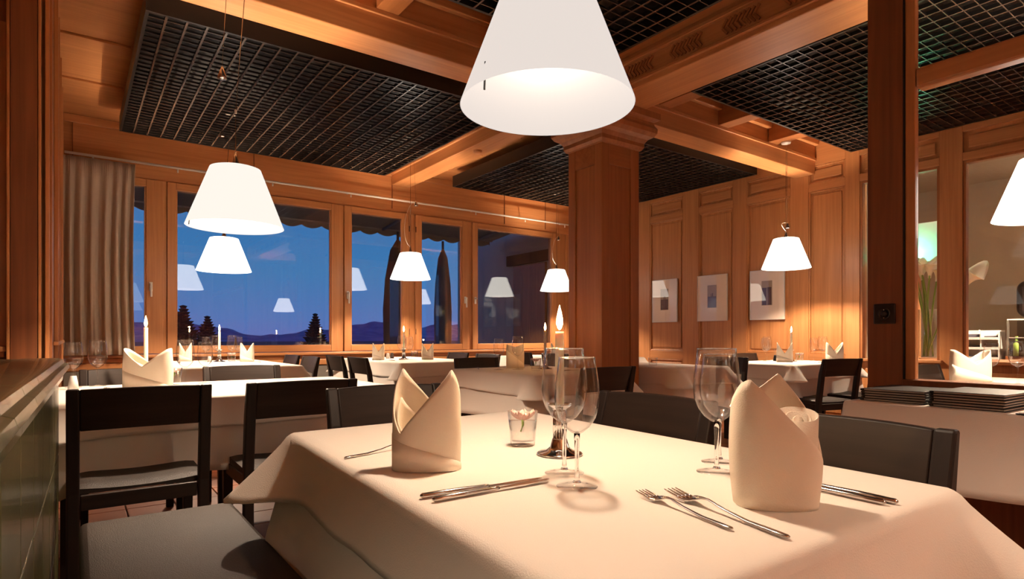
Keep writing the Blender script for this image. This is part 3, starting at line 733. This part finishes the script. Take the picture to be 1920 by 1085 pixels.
ch(.95, 2.10, '-y', 'black chair at the far end of the nearest table behind the left napkin', G)
ch(1.46, 1.27, '-x', 'black chair on the right side of the nearest table, farther one', G)
ch(1.39, .67, '-x', 'dark brown chair back on the right side of the nearest table, closest one', G)
ch(2.655, 2.65, '+y', 'black chair in front of the wooden pillar', G)
ch(1.80, 5.73, '-x', 'chair right of the left window table, nearer one', G)
ch(1.80, 6.33, '-x', 'chair right of the left window table, farther one', G)
ch(2.10, 5.28, '+x', 'chair at the left side of the middle window table, nearer one', G)
ch(2.10, 5.88, '+x', 'chair at the left side of the middle window table, farther one', G)
ch(3.70, 6.2, '-x', 'chair at the right side of the middle window table, farther one', G)
ch(3.66, 5.50, '-x', 'chair at the right side of the middle window table, nearer one', G)
ch(2.90, 4.52, '-y', 'chair on the far side of the small centre table', G)
ch(4.43, 5.92, '+x', 'chair left of the table behind the pillar, farther one', G)
ch(4.40, 5.22, '+x', 'chair left of the table behind the pillar, nearer one', G)
ch(5.29, 2.50, R(-14), 'black chair turned slightly at the table under the pictures lamp', G)
ch(6.02, 2.46, '+y', 'black chair half hidden by the socket post at the far right table', G)
ch(6.17, 3.98, '-y', 'chair on the far side of the table by the panelled wall', G)
ch(4.92, 3.38, '-x', 'chair on the right of the table behind the pillar, seen through the wine glass', G)
ch(4.53, 1.60, '-y', 'chair on the far side of the table behind the glass partition', G)
ch(5.12, .95, '-x', 'chair right of the table behind the glass partition', G)

# ================================================================== TABLES AND CLOTHS
def outline(q, r, n=5, m=26):
    """rounded outline of quad q (4 xy corners, counter-clockwise): list of (x, y, nx, ny, corner weight)"""
    pts = []; q = [Vector(p) for p in q]
    for i in range(4):
        p, nx_, pv = q[i], q[(i+1) % 4], q[i-1]
        d1 = (p-pv).normalized(); d2 = (nx_-p).normalized(); n1 = Vector((d1.y, -d1.x)); n2 = Vector((d2.y, -d2.x))
        c = p - n1*r - n2*r
        for k in range(n+1):
            t = k/n; nn = (n1*(1-t)+n2*t).normalized(); pts.append((c+nn*r, nn, 1.0))
        s = c+n2*r; e = nx_ - n2*r*0 - d2*r; L_ = (e-s).length
        for k in range(1, m):
            t = k/m; dist = min(t, 1-t)*L_; pts.append((s.lerp(e, t), n2, math.exp(-(dist/.085)**2)))
    return pts
def cloth(name, q, z, drop, flare, seed, wave=.006, r=.016, label='', cat='tablecloth', out=.0):
    random.seed(seed); ph = [random.uniform(0, 6.3) for _ in range(6)]
    pts = outline(q, r); n = len(pts); K = 9; rings = []; bm = bmesh.new()
    per = sum((pts[i][0]-pts[i-1][0]).length for i in range(n)); s = 0; S = []
    for i in range(n): s += (pts[i][0]-pts[i-1][0]).length; S.append(s)
    def ring(f): rings.append([bm.verts.new(f(i)) for i in range(n)])
    ctr = sum((p[0] for p in pts), Vector((0, 0)))/n
    er = .010
    ring(lambda i: (*(ctr.lerp(pts[i][0], .90)), z))
    ring(lambda i: (*(pts[i][0]-pts[i][1]*er), z))
    ring(lambda i: (*(pts[i][0]-pts[i][1]*er*.3), z-er*.3))
    for k in range(K+1):
        t = k/K
        def f(i, t=t):
            p, nn, cw = pts[i]
            wv = wave*(sin(S[i]*9+ph[0])+.6*sin(S[i]*17+ph[1])+.4*sin(S[i]*31+ph[2]))*t*(1-.4*cw)
            off = out + .006*t + wv*.8 + wave*t + flare*cw*t**1.1*drop
            # next to the corner the cloth tucks slightly in
            hem = 1 + .10*cw + .05*sin(S[i]*4+ph[3])
            pp = p+nn*max(off, out+.001); return (pp.x, pp.y, z-er-(drop-er)*t*hem)
        ring(f)
    for a, b_ in zip(rings, rings[1:]):
        for i in range(n): bm.faces.new((a[i], a[(i+1) % n], b_[(i+1) % n], b_[i]))
    bm.faces.new(rings[0])
    o = obj(name, bm, 'cloth', None, True); auto(o, 60)
    sm = o.modifiers.new('s', 'SOLIDIFY'); sm.thickness = .0016; sm.offset = -1
    return tag(o, label, cat)
def table(q, ztop, who, seed, over=.14, under=.34, flare=.8, legs=True):
    cx = sum(p[0] for p in q)/4; cy = sum(p[1] for p in q)/4
    t = thing('dining_table', 'dark legged table hidden under the cloths ' + who, 'table', (cx, cy, 0))
    ins = lambda p, d: (p[0]-cx+d*(1 if p[0] < cx else -1), p[1]-cy+d*(1 if p[1] < cy else -1))
    bm = bmesh.new(); a = [bm.verts.new((*ins(p, .014), ztop-.036)) for p in q]; b_ = [bm.verts.new((*ins(p, .014), ztop-.0085)) for p in q]
    for i in range(4): bm.faces.new((a[i], a[(i+1) % 4], b_[(i+1) % 4], b_[i]))
    bm.faces.new(a); bm.faces.new(b_); obj('tabletop', bm, 'ebony_x', t)
    for p in q:
        x, y = ins(p, .08); box('leg', (x-.027, y-.027, 0, x+.027, y+.027, ztop-.037), 'ebony_z', t, .004)
    cloth('under_cloth', [((p[0]-cx)*.992+cx, (p[1]-cy)*.992+cy) for p in q], ztop-.004, under, .25, seed+50, .007, label='long plain white under cloth ' + who)
    cloth('tablecloth', q, ztop, over, flare, seed, .005, out=.006, label='white overlay tablecloth ' + who)
def rect(x0, y0, x1, y1): return [(x0, y0), (x1, y0), (x1, y1), (x0, y1)]
Q1 = [(.402, .395), (1.232, .385), (1.300, 1.725), (.470, 1.690)]
table(Q1, .75, 'of the nearest table', 1, over=.145, under=.50, flare=1.0)
table(rect(-.10, 2.96, 1.40, 3.95), .75, 'of the second table beside the stove', 2)
table(rect(.65, 5.35, 1.62, 7.1), .765, 'of the left window table', 3)
table(rect(2.50, 5.25, 3.45, 6.95), .765, 'of the middle window table', 4)
table(rect(2.43, 3.10, 3.30, 4.15), .76, 'of the small centre table left of the pillar', 5)
table(rect(4.60, 5.05, 5.7, 6.6), .765, 'of the table behind the pillar', 6)
table(rect(3.92, 3.12, 4.60, 4.4), .76, 'of the table just right of the pillar', 7)
table(rect(5.20, 2.88, 6.42, 3.68), .76, 'of the table under the pictures', 8)
table(rect(3.93, .42, 4.85, 1.36), .75, 'of the table behind the glass partition', 9)
# sideboard with menus
sb = thing('side_table', 'narrow dark side table under the white cloth by the partition', 'table', (2.75, .35, 0))
box('tabletop', (-.18, -.85, .715, .17, .83, .745), 'ebony_x', sb)
for x in (-.15, .14):
    for y in (-.8, .78): box('leg', (x-.025, y-.025, 0, x+.025, y+.025, .714), 'ebony_z', sb, .004)
cloth('tablecloth', [(2.555, -.52), (2.915, -.52), (2.915, 1.21), (2.565, 1.21)], .75, .31, .22, 31, .006, label='white cloth on the narrow side table holding the menus')

# ================================================================== TABLEWARE
# wine glasses: bowl, stem, foot
def glass_proto(h, bowl, foot_r, mt, seg=48, cat='wine glass', name='wine_glass'):
    e = thing(name, '', cat)
    prof_o = bowl; th = .0011
    inner = [(max(r-th, 0), z+(.0018 if r < .02 else 0)) for r, z in prof_o][::-1]
    bm = bmesh.new(); lathe(bm, [(0, prof_o[0][1])]+prof_o+[(prof_o[-1][0]-th*.5, prof_o[-1][1]+.0006)]+inner+[(0, inner[-1][1]+.001)], seg); obj('bowl', bm, 'bowl_glass' if mt == 'crystal' else mt, e, True)
    bm = bmesh.new(); lathe(bm, [(prof_o[-1][0]-th*.5+.0011*cos(q), prof_o[-1][1]+.001+.0011*sin(q)) for q in [k*PI/4 for k in range(8)]], seg, closed=True); obj('rim', bm, mt, e, True)
    zb = prof_o[0][1]-.0002
    bm = bmesh.new(); lathe(bm, [(0, zb), (prof_o[0][0], zb), (.0048, zb-.012), (.0038, zb-.035), (.0036, .03), (.0045, .014), (.0075, .0072), (0, .0072)], 24); obj('stem', bm, mt, e, True)
    bm = bmesh.new(); lathe(bm, [(0, .007), (.0075, .007), (.014, .0042), (foot_r*.7, .0022), (foot_r, .0012), (foot_r, .0002), (0, .0004)], seg); obj('foot', bm, 'foot_glass', e, True)
    return e
RED = [(.0055, .096), (.012, .099), (.024, .108), (.035, .123), (.0415, .140), (.0438, .160), (.0425, .185), (.0395, .210), (.0365, .2364)]
WHT = [(.0055, .092), (.011, .095), (.022, .104), (.032, .119), (.0378, .137), (.0395, .155), (.0380, .180), (.0345, .205), (.0318, .2230)]
red = Proto(glass_proto(.236, RED, .0375, 'crystal')); wht = Proto(glass_proto(.223, WHT, .036, 'crystal'))
redf = Proto(glass_proto(.236, RED, .0375, 'small_glass', 28)); whtf = Proto(glass_proto(.223, WHT, .036, 'small_glass', 28))
GG = 'wine glasses on the tables'
Z1 = .7505
wht.put((.708, .782, Z1), 0, 'smaller wine glass in front of the candle, the closest to the viewer', GG)
red.put((.758, .873, Z1), 0, 'larger wine glass just behind the closest one, in front of the candle', GG)
red.put((1.001, .707, Z1), 0, 'large wine glass left of the right napkin', GG)
wht.put((1.085, .760, Z1), 0, 'wine glass partly hidden behind the right napkin', GG)
def fg(p, x, y, z, s, lb): p.put((x, y, z+.0006), 0, lb, GG, s)
fg(redf, -.005, 3.86, .75, .98, 'leftmost wine glass on the second table, behind the salt shaker')
fg(redf, .10, 3.885, .75, 1.02, 'wine glass on the second table, right of the leftmost one')
fg(redf, .479, 3.633, .75, 1.03, 'wine glass on the second table right of its napkin, larger one')
fg(whtf, .596, 3.771, .75, 1.03, 'wine glass on the second table right of its napkin, smaller one')
z3 = .765
fg(whtf, 1.060, 6.629, z3, 1.1, 'wine glass left of the candle on the left window table, front')
fg(redf, 1.19, 6.86, z3, 1.1, 'wine glass left of the candle on the left window table, rear')
fg(redf, 1.29, 6.60, z3, 1.1, 'wine glass right of the candle on the left window table, front')
fg(whtf, 1.38, 6.73, z3, 1.1, 'wine glass right of the candle on the left window table, rear')
fg(redf, 2.858, 5.959, z3, 1.1, 'wine glass in front of the candle on the middle window table, left')
fg(whtf, 2.96, 5.98, z3, 1.1, 'wine glass in front of the candle on the middle window table, right')
fg(whtf, 2.628, 3.79, .76, 1.06, 'wine glass on the small centre table left of the napkin')
fg(redf, 2.78, 3.75, .76, 1.08, 'wine glass on the small centre table in front of the napkin')
fg(redf, 4.70, 5.50, z3, 1.08, 'wine glass on the table behind the pillar, leftmost')
fg(redf, 4.87, 5.42, z3, 1.08, 'wine glass on the table behind the pillar, middle one')
fg(whtf, 4.97, 5.30, z3, 1.08, 'wine glass on the table behind the pillar, rightmost')
fg(whtf, 5.78, 3.50, .76, 1.08, 'wine glass at the left end of the table under the pictures')
fg(redf, 5.98, 3.60, .76, 1.08, 'wine glass behind the left napkin under the pictures')
fg(redf, 6.28, 3.16, .76, 1.08, 'wine glass left of the right napkin under the pictures')
fg(whtf, 6.33, 3.28, .76, 1.08, 'wine glass behind the right napkin under the pictures')
fg(whtf, 4.21, 1.165, .75, 1.0, 'wine glass behind the glass partition next to the napkin')
fg(redf, 4.20, 1.045, .75, 1.0, 'wine glass behind the glass partition, right one')

# napkins folded as a mitre
def rim(ctrl, a):
    a = a % (2*PI); c = sorted((R(q) % (2*PI), h) for q, h in ctrl); c = [(c[-1][0]-2*PI, c[-1][1])]+c+[(c[0][0]+2*PI, c[0][1])]
    for (a0, h0), (a1, h1) in zip(c, c[1:]):
        if a0 <= a <= a1: return h0+(h1-h0)*(a-a0)/max(1e-6, a1-a0)
def mitre(w_, d_, hi, lo, seg=96, rot=0, lean=.0, K=12, bulge=.0, p=1.0, asym=0, th=.0022, ctrl=None):
    bm = bmesh.new(); rings = []
    for j in range(K+1):
        t = j/K; ring = []
        for i in range(seg):
            a = 2*PI*i/seg
            dd = abs(((a-rot+PI/2) % PI)-PI/2)/(PI/2)          # 0 at peaks, 1 at valleys
            if rot == 0: dd = 1-min(1, abs(cos(a))*(abs(cos(a))**2.6+abs(sin(a))**2.6)**(-1/2.6))
            front = cos(a-rot) > 0
            top = lo+(hi-lo)*(1-dd)**p - (asym if not front else 0)*(1-dd)
            if ctrl: top = rim(ctrl, a)
            z = top*t
            e = 2.6
            ca, sa = cos(a), sin(a); rr = (abs(ca)**e+abs(sa)**e)**(-1/e)
            k = 1 + bulge*sin(PI*min(1, z/hi)) - .05*max(0, (z-lo*.6)/hi)
            ring.append(bm.verts.new((w_/2*rr*ca*k, d_/2*rr*sa*k + lean*z, z)))
        rings.append(ring)
    for a_, b_ in zip(rings, rings[1:]):
        for i in range(seg): bm.faces.new((a_[i], a_[(i+1) % seg], b_[(i+1) % seg], b_[i]))
    return bm
def flap(w_, d_, a0, a1, z00, z01, z10, z11, off=.002, n=24):
    bm = bmesh.new(); A = []; B = []
    for i in range(n+1):
        t = i/n; a = a0+(a1-a0)*t; e = 2.6; ca, sa = cos(a), sin(a); rr = (abs(ca)**e+abs(sa)**e)**(-1/e)
        x, y = (w_/2+off)*rr*ca, (d_/2+off)*rr*sa
        A.append(bm.verts.new((x, y, z00+(z01-z00)*t))); B.append(bm.verts.new((x, y, z10+(z11-z10)*t)))
    for i in range(n): bm.faces.new((A[i], A[i+1], B[i+1], B[i]))
    return bm
def napkin(loc, rz, label, s=1.0, near=False, w_=.125, d_=.075, hi=.198, lo=.085, rot=0, p=1.0, asym=0, swirl=False, bul=.03, ctrl=None):
    e = thing('folded_napkin', label, 'napkin', loc, rz, 'napkins folded into pointed hats'); e.scale = (s,)*3
    o = obj('outer_wrap', mitre(w_, d_, hi, lo, rot=rot, bulge=bul, p=p, asym=asym, ctrl=ctrl), 'napkin', e, True); o.modifiers.new('s', 'SOLIDIFY').thickness = .0035
    o = obj('inner_fold', mitre(w_*.88, d_*.84, hi*(.45 if swirl else .72), lo*.8, rot=(rot+.3 if rot else 0), bulge=.03, p=1.0, seg=64), 'napkin', e, True); o.modifiers.new('s', 'SOLIDIFY').thickness = .002
    if not swirl: o = obj('bottom_fold', flap(w_, d_, -PI*.95, -.12, .001, .001, lo*1.0, .010, .0024), 'napkin', e, True); o.modifiers.new('s', 'SOLIDIFY').thickness = .0015
    if swirl:
        bm = bmesh.new(); A = []; B = []
        for i in range(60):
            t = i/59; a = t*2.6*2*PI; r = .005+.022*t
            A.append(bm.verts.new((r*1.1*cos(a), r*.8*sin(a), .02))); B.append(bm.verts.new((r*1.25*cos(a), r*.9*sin(a), .128+.016*t+.008*sin(a))))
        for i in range(59): bm.faces.new((A[i], A[i+1], B[i+1], B[i]))
        o = obj('rolled_tip', bm, 'napkin', e, True, (w_*.30, -.005, 0)); o.modifiers.new('s', 'SOLIDIFY').thickness = .002
    return e
camd = lambda x, y: math.atan2(y, x)
napkin((.566, 1.066, Z1), R(-34), 'cream napkin folded as a pointed hat, left one on the nearest table', near=True, w_=.132, d_=.085, hi=.197, lo=.072, rot=R(-42), p=.92)
napkin((.884, .519, Z1), R(-40), 'cream napkin with rolled tip, right one on the nearest table', w_=.122, d_=.090, hi=.196, lo=.060, rot=R(54), p=.9, swirl=True, bul=.12, ctrl=[(-158, .188), (-140, .196), (-122, .182), (-22, .062), (8, .110), (35, .150), (70, .202), (98, .178), (150, .15)])
napkin((.297, 3.50, Z1), R(-36), 'napkin on the second table in front of its candle', 1.0, w_=.235, d_=.10, hi=.205, lo=.115)
napkin((.918, 6.95, .7656), R(-20), 'left napkin on the left window table', .95)
napkin((1.40, 6.44, .7656), R(-36), 'right napkin on the left window table', .95, w_=.14)
napkin((2.66, 6.12, .7656), R(-36), 'left napkin on the middle window table', .92, w_=.14)
napkin((3.14, 5.90, .7656), R(-36), 'right napkin on the middle window table', .92, w_=.14)
napkin((2.88, 3.92, .7606), R(-36), 'napkin standing flat on the small centre table behind a glass', .98, w_=.145, hi=.20, lo=.175, d_=.03)
napkin((4.82, 5.70, .7656), R(-36), 'left napkin on the table behind the pillar', .92, w_=.15)
napkin((5.35, 5.55, .7656), R(-36), 'right napkin on the table behind the pillar', .92, w_=.15)
napkin((5.80, 3.30, .7606), R(-60), 'left napkin on the table under the pictures', 1.0, w_=.15)
napkin((6.20, 3.00, .7606), R(-36), 'right napkin on the table under the pictures', 1.0, w_=.17)
napkin((4.11, 1.235, .7506), R(-36), 'broad napkin behind the glass partition', 1.0, w_=.215, d_=.10, hi=.19, lo=.11)

# candles + holders
def holder_proto():
    e = thing('candle_holder', '', 'candle holder')
    bm = bmesh.new(); lathe(bm, [(0, .001), (.050, .001), (.0515, .003), (.048, .0055), (.030, .009), (.021, .018), (.0165, .034), (.0155, .036), (0, .036)], 48); obj('base', bm, 'chrome', e, True)
    bm = bmesh.new(); lathe(bm, [(0, .036), (.0135, .036), (.0135, .096), (0, .096)], 96, rib=.0014, nr=16); obj('fluted_stem', bm, 'chrome', e, True)
    bm = bmesh.new(); lathe(bm, [(0, .096), (.013, .096), (.016, .102), (.0265, .109), (.0275, .112), (.0255, .1125), (.0125, .108), (.0112, .104), (.0112, .099), (0, .099)], 48); obj('cup', bm, 'chrome', e, True)
    return e
def candle_proto():
    e = thing('candle', '', 'candle')
    bm = bmesh.new(); lathe(bm, [(0, 0), (.0100, 0), (.0102, .005), (.0098, .168), (.0094, .173), (.0065, .172), (0, .1705)], 32); obj('wax', bm, 'wax', e, True)
    bm = bmesh.new(); tube(bm, [(0, 0, .170), (.0005, 0, .177), (.002, 0, .183)], .0011, 6); wk = obj('wick', bm, 'wick', e)
    bm = bmesh.new(); lathe(bm, [(0, .176), (.004, .180), (.0072, .190), (.0068, .202), (.0038, .217), (0, .232)], 20); obj('flame', bm, 'flame', wk, True)
    L = bpy.data.lights.new('flame_light', 'POINT'); L.energy = .8; L.color = (1, .5, .18); L.shadow_soft_size = .008
    lo = bpy.data.objects.new('flame_light', L); C.objects.link(lo); lo.parent = e; lo.location = (0, 0, .235)
    return e
hold = Proto(holder_proto()); cand = Proto(candle_proto())
for (x, y, z, s, wh) in ((.870, 1.018, .7505, 1.0, 'on the nearest table'), (.323, 3.93, .7505, 1.15, 'on the second table behind its napkin'),
        (1.168, 6.57, .7656, 1.12, 'on the left window table'), (2.965, 6.13, .7656, 1.12, 'on the middle window table'),
        (2.98, 3.66, .7606, 1.10, 'on the small centre table'), (5.98, 3.33, .7606, 1.10, 'on the table under the pictures')):
    hold.put((x, y, z), 0, 'chrome candle holder with round foot ' + wh, 'chrome candle holders', s)
    cand.put((x, y, z+.0992*s), 0, 'lit white candle ' + wh, 'lit candles', s)

# flower tumblers
def tumbler_proto(mt):
    e = thing('flower_glass', '', 'glass')
    bm = bmesh.new(); lathe(bm, [(0, 0), (.027, 0), (.029, .002), (.036, .083), (.0345, .083), (.028, .012), (0, .010)], 40); tb = obj('tumbler', bm, 'small_glass', e, True)
    bm = bmesh.new(); lathe(bm, [(0, .0105), (.0275, .0125), (.0330, .060), (0, .060)], 32); obj('water', bm, 'water_thin', tb, True)
    return e
def blossom_proto():
    e = thing('floating_blossom', '', 'flower'); random.seed(4)
    for k in range(7):
        a = k*2*PI/7; bm = bmesh.new(); A = []
        for j in range(6):
            t = j/5; row = []
            for i in range(7):
                u = (i/6-.5)*2; r = .004+.026*t; wd = .013*sin(PI*(.15+.75*t))
                row.append(bm.verts.new((r, u*wd, .004+.015*t*t+.004*u*u+.003*sin(5*u+k))))
            A.append(row)
        for a_, b_ in zip(A, A[1:]):
            for i in range(6): bm.faces.new((a_[i], a_[i+1], b_[i+1], b_[i]))
        o = obj('petal', bm, 'pink_petal', e, True, None, (0, 0, a)); o.modifiers.new('s', 'SOLIDIFY').thickness = .0012
    bm = bmesh.new(); tube(bm, [(0, 0, .004), (.002, .002, -.012), (-.006, .0, -.026)], [.004, .0028, .002], 8); obj('stem', bm, 'stem_green', e, True)
    return e
tn = Proto(tumbler_proto('crystal')); tf = Proto(tumbler_proto('small_glass')); bp_ = Proto(blossom_proto())
for (p, x, y, z, s, wh) in ((tn, .871, 1.155, .7505, 1, 'on the nearest table'), (tf, .445, 3.78, .7506, 1.1, 'on the second table'), (tf, 1.24, 6.36, .7656, 1.1, 'on the left window table'),
        (tf, 3.02, 5.98, .7656, 1.1, 'on the middle window table'), (tf, 2.80, 3.55, .7606, 1.1, 'on the small centre table'), (tf, 5.90, 3.20, .7606, 1.1, 'on the table under the pictures')):
    p.put((x, y, z), 0, 'small glass tumbler of water with a pink flower ' + wh, 'flower glasses', s)
    bp_.put((x, y, z+.060*s), 0, 'pink blossom floating in the tumbler ' + wh, 'floating pink blossoms', s)
tf2 = thing('water_tumbler', 'empty low tumbler on the table just right of the pillar', 'glass', (4.12, 3.56, .7606))
bm = bmesh.new(); lathe(bm, [(0, 0), (.032, 0), (.034, .002), (.041, .072), (.039, .072), (.033, .012), (0, .010)], 32); obj('tumbler', bm, 'small_glass', tf2, True)

# salt and pepper shakers (hourglass)
def shaker_proto(fill):
    e = thing('shaker', '', 'shaker')
    bm = bmesh.new(); lathe(bm, [(0, 0), (.022, 0), (.0225, .004), (.018, .035), (.012, .068), (.0125, .085), (.019, .120), (.019, .124), (0, .126)], 28); obj('glass_body', bm, 'small_glass', e, True)
    bm = bmesh.new(); lathe(bm, [(0, .003), (.0205, .003), (.017, .034), (.0122, .060), (0, .060)], 24); obj('contents', bm, fill, e, True)
    return e
sa = Proto(shaker_proto('salt')); pe = Proto(shaker_proto('pepper'))
SG = 'hourglass shakers'
sa.put((-.005, 3.72, .7506), 0, 'hourglass salt shaker on the second table in front of the leftmost glass', SG, 1.1)
sa.put((2.86, 6.32, .7656), 0, 'salt shaker on the middle window table', SG, 1.1)
pe.put((2.93, 6.36, .7656), 0, 'pepper shaker on the middle window table', SG, 1.1)
pe.put((5.87, 3.44, .7606), 0, 'pepper shaker on the table under the pictures', SG, 1.1)
sa.put((4.25, .94, .7506), 0, 'salt shaker at the right edge behind the glass partition', SG, 1.1)
sa.put((1.06, 6.45, .7656), 0, 'salt shaker on the left window table', SG, 1.0)

# cutlery -------------------------------------------------------------
def outline_solid(pts, z0, z1, lift=lambda x: 0):
    bm = bmesh.new(); top = [(x, y) for x, y in pts] + [(x, -y) for x, y in pts[::-1] if y > 1e-6]
    a = [bm.verts.new((x, y, z0+lift(x))) for x, y in top]; b_ = [bm.verts.new((x, y, z1+lift(x))) for x, y in top]
    n = len(top)
    for i in range(n): bm.faces.new((a[i], a[(i+1) % n], b_[(i+1) % n], b_[i]))
    bm.faces.new(a); bm.faces.new(b_)
    return bm
def knife_proto():
    e = thing('knife', '', 'knife')
    bm = bmesh.new(); tube(bm, [(0, 0, .0045), (.004, 0, .0046), (.06, 0, .0048), (.118, 0, .0046), (.126, 0, .0045)], [.002, .0044, .0046, .0036, .003], 12)
    for v in bm.verts: v.co.y *= 1.35
    obj('handle', bm, 'steel', e, True)
    bm = bmesh.new(); P = [(.126, -.004), (.16, -.007), (.20, -.008), (.225, -.006), (.238, .001), (.234, .004), (.20, .0055), (.126, .004)]
    a = [bm.verts.new((x, y, .003)) for x, y in P]; b_ = [bm.verts.new((x, y, .0048)) for x, y in P]
    for i in range(len(P)): bm.faces.new((a[i], a[(i+1) % len(P)], b_[(i+1) % len(P)], b_[i]))
    bm.faces.new(a); bm.faces.new(b_); obj('blade', bm, 'steel', e)
    return e
def fork_proto():
    e = thing('fork', '', 'fork')
    lift = lambda x: .006*max(0, 1-abs(x-.13)/.06)**1.2*1.6 + .002
    bm = bmesh.new(); xs = [0, .004, .02, .06, .10, .125, .140, .150]; wd = [.002, .0045, .0048, .0038, .0026, .0024, .004, .006]
    tube(bm, [(x, 0, lift(x)) for x in xs], wd, 12)
    for v in bm.verts:
        v.co.z = lift(v.co.x)+(v.co.z-lift(v.co.x))*.42+.001
    obj('handle', bm, 'steel', e, True)
    bm = bmesh.new(); A = []; B = []
    hp = [(.146, .005), (.152, .009), (.160, .0112), (.168, .0115)]
    lf = lambda x: max(.0028, .0085-.35*(x-.14)) if x < .156 else .003+.004*((x-.156)/.045)**2
    o = obj('head', outline_solid(hp, 0, .0016, lf), 'steel', e); bevel(o, .0005)
    for q in range(4):
        yc = -.0093+q*.0062
        bm = bmesh.new(); tube(bm, [(x, yc, lf(x)+.0008) for x in (.166, .175, .185, .195, .203)], [.0019, .0018, .0016, .0013, .0006], 8); obj('tine', bm, 'steel', e, True)
    return e
kn = Proto(knife_proto()); fo = Proto(fork_proto())
def lay(p, x0, y0, x1, y1, lb, z=.7508, s=1, grp=None): p.put((x0, y0, z), math.atan2(y1-y0, x1-x0), lb, grp, s)
KG, FG = 'knives on the tables', 'forks on the tables'
lay(kn, .449, .868, .680, .852, 'knife in front of the left napkin, the farther of the pair', grp=KG)
lay(kn, .455, .838, .690, .838, 'knife in front of the left napkin, the nearer of the pair', grp=KG)
lay(fo, .465, 1.247, .66, 1.30, 'fork handle showing left of the left napkin', grp=FG)
lay(fo, .713, .479, .762, .715, 'fork left of the right napkin, shorter left one', grp=FG, s=1.0)
lay(fo, .740, .415, .804, .684, 'fork left of the right napkin, longer right one', grp=FG, s=1.2)
lay(kn, 1.031, .403, 1.045, .63, 'knife right of the right napkin, outer one', grp=KG)
lay(kn, 1.012, .412, 1.022, .64, 'knife right of the right napkin, inner one', grp=KG)
# far cutlery
lay(fo, .09, 3.45, .14, 3.66, 'fork on the second table left of its napkin', grp=FG)
lay(kn, 1.02, 3.30, 1.00, 3.55, 'knife on the second table at right', grp=KG)
lay(fo, 2.52, 3.90, 2.60, 4.05, 'fork on the small centre table left of the glasses', .7608, grp=FG)
lay(kn, 2.86, 3.35, 3.06, 3.38, 'knife on the small centre table by the flower glass', .7608, grp=KG)
lay(kn, 6.02, 3.02, 5.82, 3.0, 'knife on the table under the pictures', .7608, grp=KG)
lay(kn, 1.46, 6.15, 1.44, 6.38, 'knife on the left window table by the right napkin', .7658, grp=KG)
lay(fo, .80, 6.4, .82, 6.6, 'fork on the left window table', .7658, grp=FG)
lay(kn, 2.68, 5.75, 2.66, 5.98, 'knife on the middle window table by the left napkin', .7658, grp=KG)

# menu folders -----------------------------------------------------------
def menu_proto():
    e = thing('menu_folder', '', 'menu')
    for z, nm in ((.0, 'cover'), (.0075, 'cover')): bevel(box(nm, (-.155, -.115, z, .155, .115, z+.002), 'menu_cover', e), .0008)
    box('pages', (-.150, -.110, .0022, .150, .106, .0073), 'paper', e)
    bm = bmesh.new(); tube(bm, [(-.155, .115, .00475), (.155, .115, .00475)], .0045, 10); obj('spine', bm, 'menu_cover', e, True)
    return e
mn = Proto(menu_proto()); random.seed(9)
ords = ['lowest', 'second lowest', 'middle', 'fourth', 'topmost', 'sixth']
for k in range(5):
    mn.put((2.79+random.uniform(-.003, .003), 1.055+random.uniform(-.004, .004), .751+k*.0098), R(1)+random.uniform(-.01, .01), '%s black menu folder in the left stack on the side table' % ords[k], 'black menu folders, left stack')
o2 = ['lowest', 'second lowest', 'third', 'fourth', 'second highest', 'topmost']
for k in range(6):
    mn.put((2.76+random.uniform(-.003, .003), .79+random.uniform(-.004, .004), .751+k*.0098), R(-2)+random.uniform(-.01, .01), '%s black menu folder in the right stack on the side table' % o2[k], 'black menu folders, right stack')
om = thing('open_menu', 'open menu card with white page at the right edge of the side table', 'menu', (2.72, .53, .751))
bevel(box('cover', (-.155, -.115, 0, .155, .115, .003), 'menu_cover', om), .001); box('page', (-.148, -.108, .003, .148, .108, .006), 'paper', om)

# pictures ---------------------------------------------------------------
PH = (1.235, 1.80)
for k, (y0, y1, lb) in enumerate(((5.47, 5.92, 'framed small print on the panelled wall, leftmost, nearest the pillar'), (4.67, 5.13, 'framed small print on the panelled wall, middle one'), (3.89, 4.345, 'framed double print on the panelled wall, behind the pendant lamp'))):
    yc = (y0+y1)/2; wd = (y1-y0)/2; zc = 1.53; hh = .305
    f = thing('picture', lb, 'picture', (RX-.0005, yc, zc), 0, 'framed prints on the right wall')
    box('frame', [(-.018, -wd, -hh, 0, -wd+.006, hh), (-.018, wd-.006, -hh, 0, wd, hh), (-.018, -wd+.006, -hh, 0, wd-.006, -hh+.006), (-.018, -wd+.006, hh-.006, 0, wd-.006, hh)], 'white_paint', f)
    mo = box('mount', (-.012, -wd+.006, -hh+.006, -.002, wd-.006, hh-.006), 'picture_mat', f)
    box('print', (-.0135, -.07, -.13, -.0125, .07, .17), 'print_ground', mo)
    if k == 2: fig = box('printed_figures', [(-.0145, -.06, -.125, -.0136, -.008, .09), (-.0145, .004, -.125, -.0136, .06, .085)], 'print_ink', mo)
    else:
        bm = bmesh.new(); bx(bm, -.0145, -.065, -.125, -.0136, .065, .02)
        for yy, rr in ((-.01, .014), (.012, .009)):
            bx(bm, -.0145, yy-rr/2, .02, -.0136, yy+rr/2, .05+rr)
        fig = obj('printed_figures', bm, 'print_ink', mo)
    box('glazing', (-.0170, -wd+.006, -hh+.006, -.0150, wd-.006, hh-.006), 'picture_glass', f)
